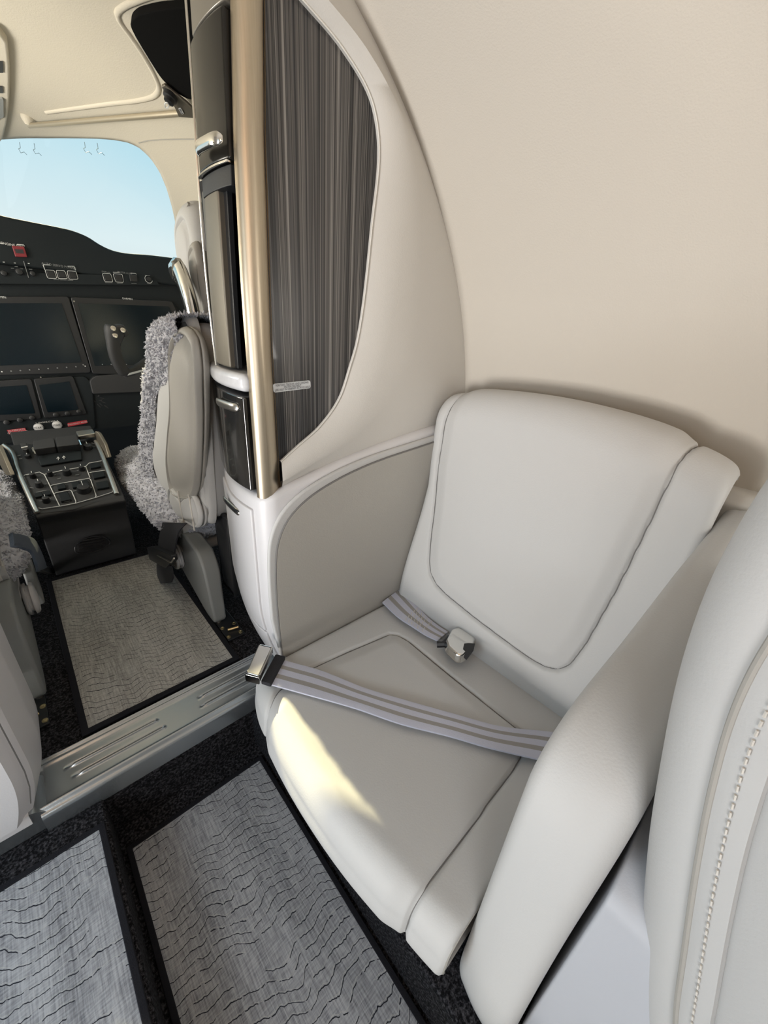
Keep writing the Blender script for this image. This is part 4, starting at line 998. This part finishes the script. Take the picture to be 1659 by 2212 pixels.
for k in range(10): mk('soft_key', lathe(Q(4 + k * 20, 803 - k * 1.35, YP + .012), (0, -1, 0), [(0, .0032), (.003, .0028)], 8), M['grey_ink'] if k % 9 else M['white_ink'], d1)
for qx in (221, 240, 273): mk('soft_key', lathe(Q(qx, 787, YP + .012), (0, -1, 0), [(0, .0032), (.003, .0028)], 8), M['grey_ink'], d2)
text_mesh('GARMIN', Q(275, 645.5, YP + .0105), (1, 0, 0), (0, 0, 1), .011, M['white_ink'], d2)
text_mesh('GARMIN', Q(-2, 641.5, YP + .0105), (1, 0, 0), (0, 0, 1), .011, M['white_ink'], d1)
for (qx, qy) in ((14, 912), (43, 907), (69, 902), (120, 896), (145, 893), (170, 889)): mk('knob', lathe(Q(qx, qy, YP + .02), (0, -1, .1), [(0, .013), (.014, .011), (.016, .008)], 14), M['black'], ip, smooth=40)
for q_ in ((160, 651), (88, 815), (180, 788)): mk('screw', lathe(Q(*q_, YP + .012), (0, -1, 0), [(0, .004), (.002, .003)], 8), M['satin'], ip)
# upper switches
def outline(px_pts, y, r_=.0014, mt=None, par=ip, name='outline', closed=True):
    P = [Q(*q_, y) for q_ in px_pts]; P = fillet(P, .006) if closed else P
    return mk(name, tube(P, r_, 5, closed=closed), mt or M['white_ink'], par, smooth=0)
outline([(93, 572), (108, 572.5)], YP - .006, closed=False, name='legend_line'); outline([(146, 575), (160, 575), (163, 584)], YP - .006, closed=False, name='legend_line'); outline([(93, 572), (97, 583)], YP - .006, closed=False, name='legend_line')
text_mesh('AUTO SERVO POWER', Q(128, 574.5, YP - .006), (1, 0, -.03), (0, 0, 1), .0115, M['grey_ink'], ip)
for q_ in ([(97, 583), (117, 584), (123, 601.5), (103, 601)], [(121, 584), (140, 585), (146, 602), (126, 602)], [(144.5, 585), (164, 586), (169, 603), (149, 603)]):
    outline(q_, YP - .006, .0011)
    c_ = np.mean(np.array(q_), axis=0); mk('push_button', slab([Q(*(c_ + (np.array(p_) - c_) * .78), YP - .005) for p_ in q_], (0, -.005, 0)), M['black'], ip, bevel=.002)
for (x0, x1, yy) in ((116, 128, 604), (130, 144, 604.5), (146, 158, 605)): outline([(x0, yy), (x1, yy + .4)], YP - .006, .0012, M['grey_ink'], name='legend_line', closed=False)
for q_ in ([(221, 590.5), (239, 591), (244, 609), (226, 608)], [(244, 591), (264, 592.5), (267, 610), (250, 609)]):
    outline(q_, YP - .006, .0011); c_ = np.mean(np.array(q_), axis=0); mk('push_button', slab([Q(*(c_ + (np.array(p_) - c_) * .78), YP - .005) for p_ in q_], (0, -.005, 0)), M['black'], ip, bevel=.002)
mk('push_button', slab([Q(*p_, YP - .005) for p_ in ((278, 593), (295, 594), (297, 609), (281, 608))], (0, -.008, 0)), M['black'], ip, bevel=.003)
outline([(244, 588), (258, 588.6)], YP - .006, .0012, name='legend_line', closed=False); outline([(282, 590), (293, 590.6), (295, 593)], YP - .006, .0012, name='legend_line', closed=False)
text_mesh('MASTER ALERT', Q(270, 589.6, YP - .006), (1, 0, -.03), (0, 0, 1), .0085, M['grey_ink'], ip)
text_mesh('DISPLAY', Q(229, 588, YP - .006), (1, 0, -.03), (0, 0, 1), .0085, M['grey_ink'], ip)
for q_ in ((227, 243, 610.5), (253, 265, 611.5), (284, 295, 612.3), (318, 327, 612.6), (313, 324, 594.6)): outline([(q_[0], q_[2]), (q_[1], q_[2] + .3)], YP - .006, .0011, M['grey_ink'], name='legend_line', closed=False)
kc = Q(321, 603, YP - .004); mk('dimmer_knob', lathe(kc, (0, -1, 0), [(0, .011), (.012, .010), (.013, .006)], 14), M['black'], ip, smooth=40)
mk('dial_arc', tube([kc + np.array([.0175 * math.cos(a), -.002, .0175 * math.sin(a)]) for a in np.linspace(math.pi * .6, math.pi * 1.9, 20)], .0011, 5), M['white_ink'], ip)
# fire switch and its bracket legend
mk('fire_switch', slab([Q(*p_, YP - .004) for p_ in ((25, 531), (52, 533), (59, 556), (33, 555))], (0, -.010, 0)), M['red_switch'], ip, bevel=.003)
mk('switch_window', slab([Q(*p_, YP - .0145) for p_ in ((31, 538), (49, 539), (52, 548), (35, 547))], (0, -.002, 0)), M['charcoal'], ip)
outline([(-8, 525), (8, 526)], YP - .004, .0016, name='legend_line', closed=False); outline([(37, 528), (51, 529), (53, 532)], YP - .004, .0016, name='legend_line', closed=False)
text_mesh('R ENGINE FIRE', Q(22.5, 528.6, YP - .006), (1, 0, -.05), (0, 0, 1), .0115, M['white_ink'], ip)
for q_ in ((8, 566), (32, 568), (62, 569)): outline([(q_[0] - 2, q_[1]), (q_[0] + 2, q_[1] + .3)], YP - .006, .0014, M['white_ink'], name='legend_line', closed=False)
for q_ in ((27, 579.5), (46, 580.5), (66, 581.5), (35, 576)): outline([(q_[0] - 3.5, q_[1]), (q_[0] + 3.5, q_[1] + .3)], YP - .006, .0012, M['grey_ink'], name='legend_line', closed=False)
outline([(51, 564), (62, 600)], YP - .006, .0013, M['grey_ink'], name='legend_line', closed=False)
for q_ in ((41, 587, .014), (70, 591, .011), (8, 590, .012)): mk('rotary_knob', lathe(Q(q_[0], q_[1], YP - .004), (0, -1, 0), [(0, q_[2]), (.014, q_[2] * .85), (.016, q_[2] * .5)], 14), M['black'], ip, smooth=40)
# start buttons and placards on the lower panel
for q_, s_ in (((83.5, 923.5), .0185), ((123.5, 918), .0185)):
    b0 = Q(*q_, YP + .02); sbn = mk('start_button', lathe(b0, (0, -1, .12), [(0, s_ * 1.12), (.006, s_ * 1.1), (.008, s_), (.013, s_ * .95), (.015, s_ * .8)], 24), M['marble'], ip, smooth=40, label='pale round start button')
    text_mesh('START', b0 + np.array([0, -.0162, .0019]), (1, 0, .05), (0, 0.1, 1), .0125, M['dark_ink'], sbn)
text_mesh('L  ENGINE START  R', Q(102, 911.5, YP + .019), (1, 0, .05), (0, 0, 1), .009, M['white_ink'], ip)
for q_ in ((80, 94, 933), (120, 132, 927.5)): outline([(q_[0], q_[2]), (q_[1], q_[2] - 1.5)], YP + .018, .0012, M['grey_ink'], name='legend_line', closed=False)
for q_, s_, sz in (([(15, 929), (54, 924), (59, 934), (20, 938)], ('ALTERNATE', 'GEAR RELEASE'), .0105), ([(146, 914), (187, 907), (189, 913.5), (147, 921.5)], ('EMERGENCY BRAKE',), .0088)):
    P = [Q(*p_, YP + .018) for p_ in q_]; rp_ = mk('red_placard', slab(P, (0, -.003, 0)), M['red'], ip, smooth=0)
    c_ = sum(P) / 4; xd_ = (P[1] + P[2] - P[0] - P[3]); yd_ = (P[0] + P[1] - P[2] - P[3])
    for k, l_ in enumerate(s_): text_mesh(l_, c_ + yd_ * (.12 - .24 * k if len(s_) > 1 else 0) + np.array([0, -.0036, 0]), xd_, yd_, sz, M['red_switch'] if False else M['placard'], rp_)
# knee panel with wire bundle, yoke side
mk('knee_panel', slab(fillet([Q(193, 822, YP + .01), Q(205, 812, YP + .01), Q(470, 790, YP + .01), Q(470, 840, YP + .01), Q(200, 852, YP + .01)], .012), (0, .06, 0)), M['charcoal'], ip, smooth=30, bevel=.006)
random.seed(11); wires = []
for k in range(9):
    a = np.array([197 + random.uniform(0, 14), 855 + random.uniform(0, 12)]); b_ = a + np.array([random.uniform(10, 42), random.uniform(-10, 40)])
    wires.append(tube(spline([Q(*a, YP + .05), Q(*((a + b_) / 2 + np.array([random.uniform(-4, 4), random.uniform(-4, 4)])), YP + .03), Q(*b_, YP + .05)], 8), .003, 5))
mk('wire_bundle', join(*wires), M['charcoal'], ip, smooth=60)
# ------------------------------------------------------------------ control yoke
yk = thing('control_yoke', Q(262, 770, 2.16), 'black control yoke grip in front of the dark display', 'control yoke')
grip = spline([Q(250, 706, 2.12), Q(247, 720, 2.12), Q(245, 745, 2.12), Q(250, 770, 2.13), Q(260, 792, 2.14), Q(270, 806, 2.15)], 24)
mk('grip', tube(grip, [.024 + .012 * math.exp(-((i - 2) / 4.) ** 2) for i in range(24)], 14, r2=[.028 + .018 * math.exp(-((i - 2) / 4.) ** 2) for i in range(24)]), M['charcoal'], yk, smooth=60, subsurf=1)
mk('grip_horn', tube(spline([Q(252, 712, 2.11), Q(262, 712, 2.11), Q(270, 722, 2.12)], 10), [.022] * 5 + [.016] * 5, 12), M['charcoal'], yk, smooth=60)
for q_ in ((244, 710), (265, 714), (248, 725)): mk('thumb_switch', lathe(Q(*q_, 2.09), (0, -1, .3), [(0, .011), (.008, .010), (.010, .006)], 12), M['satin'], yk, smooth=40)
mk('yoke_bar', tube(spline([Q(268, 806, 2.15), Q(290, 800, 2.17), Q(320, 780, 2.18), Q(345, 760, 2.18)], 14), .020, 10), M['charcoal'], yk, smooth=60)
mk('checklist_clip', slab([Q(276, 811, 2.10), Q(280, 806, 2.10), Q(318, 796, 2.12), Q(318, 800, 2.12)], (0, .004, 0)), M['placard'], yk, smooth=0)
# ------------------------------------------------------------------ centre pedestal
P0, PN = np.array([0, 1.80, .300]), np.array([0, -.42, 1.0])
def C(cx, cy, up=0.): p = PP(cx / 5.72, 920 + cy / 5.72, P0 + np.array([0, -.42, 1]) / 1.085 * up, PN); return p
pn = PN / np.linalg.norm(PN); pdn = np.array([0, -1, -.42]) / 1.085
pe = thing('centre_pedestal', (.095, 1.95, 0), 'charcoal centre pedestal with throttle levers and outlined switch panel', 'pedestal')
ya_ = 1.80
prf = [(1.832, 0.0), (1.80, .16), (1.805, .25), (1.775, .290), (1.80, .305), (2.10, .430), (2.29, .50), (2.29, .0)]
mk('body', slab(fillet([(-.048, a, b_) for a, b_ in prf], .012), (.288, 0, 0)), M['charcoal'], pe, smooth=40, bevel=.018, seg=4)
tpz = [C(60, 240, .004), C(150, 400, .004), C(330, 800, .004), C(455, 1070, .004), C(480, 1090, .004), C(900, 1035, .004), C(1420, 880, .004), C(1435, 850, .004), C(1330, 560, .004), C(1190, 170, .004)]
mk('top_plate', slab(tpz, -pn * .02), M['black'], pe, smooth=30, bevel=.004)
for nm, L_ in (('side_rail', [(45, 235), (130, 300), (215, 530), (330, 790), (458, 1070)]), ('side_rail', [(1185, 185), (1250, 330), (1330, 540), (1440, 840)])):
    mk(nm, tube(spline([C(*q_, .010) for q_ in L_], 30), .0062, 8, r2=.009, up=pn), M['satin'], pe, smooth=60, label='satin metal side rail')
mk('side_fin', slab(fillet([C(1165, 60, .05), C(1215, 85, .05), C(1290, 220, .045), C(1345, 395, .02), C(1300, 400, 0), C(1190, 180, 0)], .01), (.012, 0, 0)), M['post'], pe, smooth=40, bevel=.005)
mk('side_fin', slab(fillet([C(-30, 230, .05), C(30, 240, .05), C(100, 400, .045), C(190, 610, .02), C(120, 600, 0), C(20, 420, 0)], .01), (-.012, 0, 0)), M['post'], pe, smooth=40, bevel=.005)
def rline(L_, rad=.0016, closed=False):
    P = [C(*q_, .008) for q_ in L_]
    mk('outline', tube(P, rad, 5, closed=closed), M['white_ink'], pe, smooth=0)
rline([(290, 620), (310, 605), (490, 572), (550, 602), (600, 588), (760, 552), (1060, 500), (1100, 460), (1255, 432), (1280, 445), (1395, 790), (1385, 820), (1180, 885), (940, 955), (750, 990), (520, 1025), (470, 1010), (450, 990)], closed=True)
rline([(550, 602), (620, 745), (735, 985)]); rline([(620, 745), (650, 730), (1095, 647), (1120, 662), (1188, 860), (1180, 885)])
rline([(1060, 500), (1112, 640)]); rline([(1105, 577), (1300, 548)]); rline([(665, 840), (690, 826), (860, 792), (885, 803), (938, 930), (935, 955)])
for q_, rr, hh in (((410, 635), .010, .022), ((490, 745), .012, .024), ((575, 935), .012, .024), ((622, 610), .010, .022), ((830, 595), .014, .026), ((1012, 545), .010, .022), ((1040, 800), .023, .026), ((345, 390), .010, .014), ((1088, 275), .016, .02)):
    b0 = C(*q_, .004); kb = mk('rotary_knob', lathe(b0, pn, [(0, rr * 1.1), (hh * .4, rr), (hh * .95, rr * .85), (hh, rr * .6)], 16), M['black'], pe, smooth=40)
    mk('pointer', tube([b0 + pn * hh + pdn * -.2 * rr, b0 + pn * hh - pdn * rr * 1.3], .0012, 5), M['white_ink'], kb)
for q_ in ([(700, 745), (800, 725), (825, 785), (722, 805)], [(880, 715), (980, 700), (1000, 770), (905, 785)], [(990, 700), (1080, 680), (1105, 745), (1010, 765)], [(720, 860), (840, 830), (890, 930), (760, 955)],
           [(425, 855), (520, 835), (540, 885), (445, 905)], [(530, 832), (620, 815), (640, 865), (548, 882)], [(1140, 600), (1285, 575), (1305, 640), (1165, 670)], [(1180, 720), (1330, 690), (1355, 775), (1210, 800)], [(1105, 490), (1235, 470), (1250, 520), (1125, 545)]):
    mk('rocker_switch', slab([C(*p_, .004) for p_ in q_], pn * .010), M['panel_dark'], pe, smooth=0, bevel=.002)
for q_ in ((330, 610, 385, 600), (445, 820, 575, 795), (545, 722, 580, 715), (365, 762, 415, 770), (490, 930, 520, 925), (605, 905, 630, 900), (670, 605, 690, 602), (710, 655, 750, 645), (930, 608, 975, 602), (950, 555, 970, 552), (1105, 482, 1235, 468), (1145, 598, 1285, 572), (1200, 705, 1300, 692), (700, 738, 800, 720), (905, 808, 950, 800), (1090, 770, 1135, 760), (795, 938, 870, 925), (880, 693, 940, 685), (985, 680, 1050, 668), (215, 372, 255, 362), (235, 410, 275, 404), (1130, 212, 1172, 218), (1140, 255, 1175, 258)):
    mk('legend_line', tube([C(q_[0], q_[1], .008), C(q_[2], q_[3], .008)], .0014, 5), M['grey_ink'], pe, smooth=0)
for q_, s_ in (((560, 412), 'RUN'), ((563, 436), 'OFF'), ((930, 355), 'RUN'), ((935, 378), 'OFF')): text_mesh(s_, C(*q_, .009), (1, 0, 0), -pdn, .010, M['white_ink'], pe)
for k, q_ in enumerate(([(430, 262), (690, 222), (705, 335), (440, 372)], [(708, 215), (965, 178), (1000, 300), (722, 335)])):
    lv = mk('throttle_lever', slab(fillet([C(*p_, .012) for p_ in q_], .006), pn * .034), M['charcoal'], pe, smooth=40, bevel=.010, seg=4)
    e_ = [(405, 270), (435, 350)] if k == 0 else [(975, 180), (1000, 240)]
    mk('lever_edge', tube([C(*e_[0], .040), C(*e_[1], .036)], .004, 6), M['chrome'], lv)
mk('lever_detent', slab([C(490, 385, .004), C(900, 320, .004), C(1010, 330, .004), C(1020, 430, .004), C(510, 510, .004), C(470, 430, .004)], pn * .010), M['panel_dark'], pe, smooth=0, bevel=.004)
for qx, qy in ((718, 400), (788, 388)):
    mk('trim_arrow', tube([C(qx - 18, qy + 5, .017), C(qx, qy - 18, .017), C(qx + 18, qy + 2, .017)], .0013, 5), M['white_ink'], pe, smooth=0); mk('trim_arrow', tube([C(qx, qy - 12, .017), C(qx + 4, qy + 22, .017)], .0013, 5), M['white_ink'], pe, smooth=0)
mk('flap_lever', slab(fillet([C(*p_, .02) for p_ in ((945, 112), (1155, 82), (1185, 140), (975, 178))], .006), pn * .022), M['satin'], pe, smooth=40, bevel=.006, label='satin metal flap lever')
gl2 = slab(fillet([C(*p_, .016) for p_ in ((262, 262), (340, 255), (365, 330), (340, 345), (285, 330))], .004), pn * .02)
mk('parking_brake', gl2, M['charcoal'], pe, bevel=.004); mk('brake_edge', tube([C(264, 270, .038), C(340, 255, .038)], .003, 6), M['white_ink'], pe)
# vent on the aft face
vt = [PY(*q_, 1.797) for q_ in ((163, 1180), (180, 1165), (210, 1158), (232, 1163), (238, 1173), (222, 1186), (190, 1194), (165, 1193))]
vn = mk('speaker_grille', tube(spline(vt, 50, closed=True), .003, 6, closed=True), M['black'], pe, smooth=60)
for k in range(4):
    a = PY(176 - k * 3 + (4 if k == 3 else 0), 1168 + k * 6.6, 1.797); b_ = PY(222 + k * 3 - (8 if k == 3 else 0), 1160 + k * 6.4, 1.797)
    mk('grille_slot', tube([a * (1 - t_) + b_ * t_ for t_ in np.linspace(0, 1, 6)], .0032, 5), M['niche'], vn)

# ------------------------------------------------------------------ cockpit ceiling fittings
def rail_off(p, d): q_ = np.array([p[0] - CC[0], 0, p[2] - CC[1]]); q_ /= np.linalg.norm(q_); return p - q_ * d
rl = thing('curtain_rail', rail_off(PC(230, 240), .05), 'slim champagne rail running along the cockpit headliner', 'rail')
ra, rb = rail_off(PC(62, 258), .02), rail_off(PC(412, 228), .02)
mk('rod', tube([ra * (1 - t_) + rb * t_ for t_ in np.linspace(0, 1, 8)], .008, 10), M['rod'], rl, smooth=60)
mk('rail_bracket', lathe(rail_off(PC(60, 254), -.005), rail_off(PC(60, 254), 1) - PC(60, 254), [(0, .022), (.012, .021), (.02, .016), (.03, .008)], 18), M['ceiling'], rl, smooth=50)
# moulded panel relief in the headliner
rel = [PC(*q_) for q_ in ((100, 243), (150, 236), (240, 224), (310, 215), (335, 206), (343, 190), (335, 165), (310, 120), (280, 75), (258, 45), (253, 30), (262, 18), (300, 0), (340, -14))]
mk('trim_3', tube(spline([rail_off(p, -.002) for p in rel], 70), .0075, 8), M['ceiling'], smooth=60, kind='structure', label='raised moulding line in the cockpit headliner')
oc = thing('overhead_console', rail_off(PC(0, 150), .03), 'cream overhead console at the edge of the cockpit headliner', 'console')
ocp = [PC(*q_) for q_ in ((-60, 40), (-6, 45), (10, 66), (18, 110), (20, 160), (18, 220), (10, 270), (-4, 300), (-60, 310))]
ocs = spline(ocp, 40, closed=True); V, F = slab(ocs, (0, 0, 0)); V = [rail_off(p, -.01 if i < 40 else .018) for i, p in enumerate(V)]
mk('housing', (V, F), M['ceiling'], oc, smooth=40, bevel=.008)
for qy, hh in ((125, 12), (176, 7)): mk('vent_slot', slab([rail_off(PC(*q_), .019) for q_ in ((-14, qy - hh), (3, qy - hh), (4, qy + hh), (-12, qy + hh))], (0, 0, -.003)), M['black'], oc, smooth=0)
mk('map_light', slab(fillet([rail_off(PC(*q_), .019) for q_ in ((-14, 192), (4, 194), (5, 235), (-10, 242))], .01), (0, 0, -.006)), M['grey_plastic'], oc, smooth=30)
# black sunshade above the cabinet opening
sh_px = [(300, 8), (340, -3), (430, -12), (440, 60), (440, 200), (405, 197), (356, 157), (318, 95), (292, 50), (284, 32), (287, 20)]
ss_ = fillet([PC(*q_) for q_ in sh_px], .03); k = len(ss_); V, F = slab(ss_, (0, 0, 0)); V = [rail_off(p, .004 if i < k else .022) for i, p in enumerate(V)]
sd = thing('sunshade', rail_off(PC(380, 90), .03), 'matt black sunshade panel against the cockpit headliner', 'sunshade')
mk('shade', (V, F), M['opaque_black'], sd, smooth=30, bevel=.006)
mk('shade_edge', tube([rail_off(PC(*q_), .012) for q_ in ((286, 40), (296, 66), (318, 104), (340, 140))], .003, 6), M['white_edge'], sd)
br = thing('shade_bracket', rail_off(PC(385, 195), .04), 'small metal shade bracket with knob and label by the black sunshade', 'bracket')
bp_ = [rail_off(PC(*q_), .026) for q_ in ((355, 158), (362, 154), (412, 196), (440, 225), (440, 232), (394, 228), (384, 205), (372, 186))]
mk('plate', slab(bp_, rail_off(bp_[0], .008) - bp_[0]), M['post'], br, smooth=30, bevel=.003)
mk('knob', lathe(rail_off(PC(377, 176), .034), rail_off(PC(377, 176), 1) - PC(377, 176), [(0, .018), (.010, .017), (.012, .013), (.020, .012), (.021, .008)], 18), M['black'], br, smooth=40)
mk('knob_ring', tube([rail_off(PC(373 + 4.5 * math.cos(a), 181 + 6.5 * math.sin(a)), .056) for a in np.linspace(0, 6.28, 20)], .002, 5, closed=True), M['white_ink'], br)
lq = [rail_off(PC(*q_), .0355) for q_ in ((394, 205), (400, 204.5), (407, 217), (402, 218.5))]
mk('label_plate', slab(fillet(lq, .003), rail_off(lq[0], .002) - lq[0]), M['placard'], br, smooth=0)
for k in range(4):
    a = lq[0] * (1 - (k + .7) / 4.6) + lq[3] * (k + .7) / 4.6; b_ = lq[1] * (1 - (k + .7) / 4.6) + lq[2] * (k + .7) / 4.6
    mk('label_line', tube([rail_off(a * .75 + b_ * .25, .003), rail_off(a * .25 + b_ * .75, .003)], .0011, 4), M['dark_ink'], br, smooth=0)
mk('seam_line', tube([rail_off(PC(*q_), .001) for q_ in ((300, 308), (320, 303), (350, 301), (400, 300), (430, 300))], .0018, 5), M['leather_dark'], smooth=0, kind='structure', label='fine joint line in the cockpit headliner above the windscreen corner').name = 'trim_4'
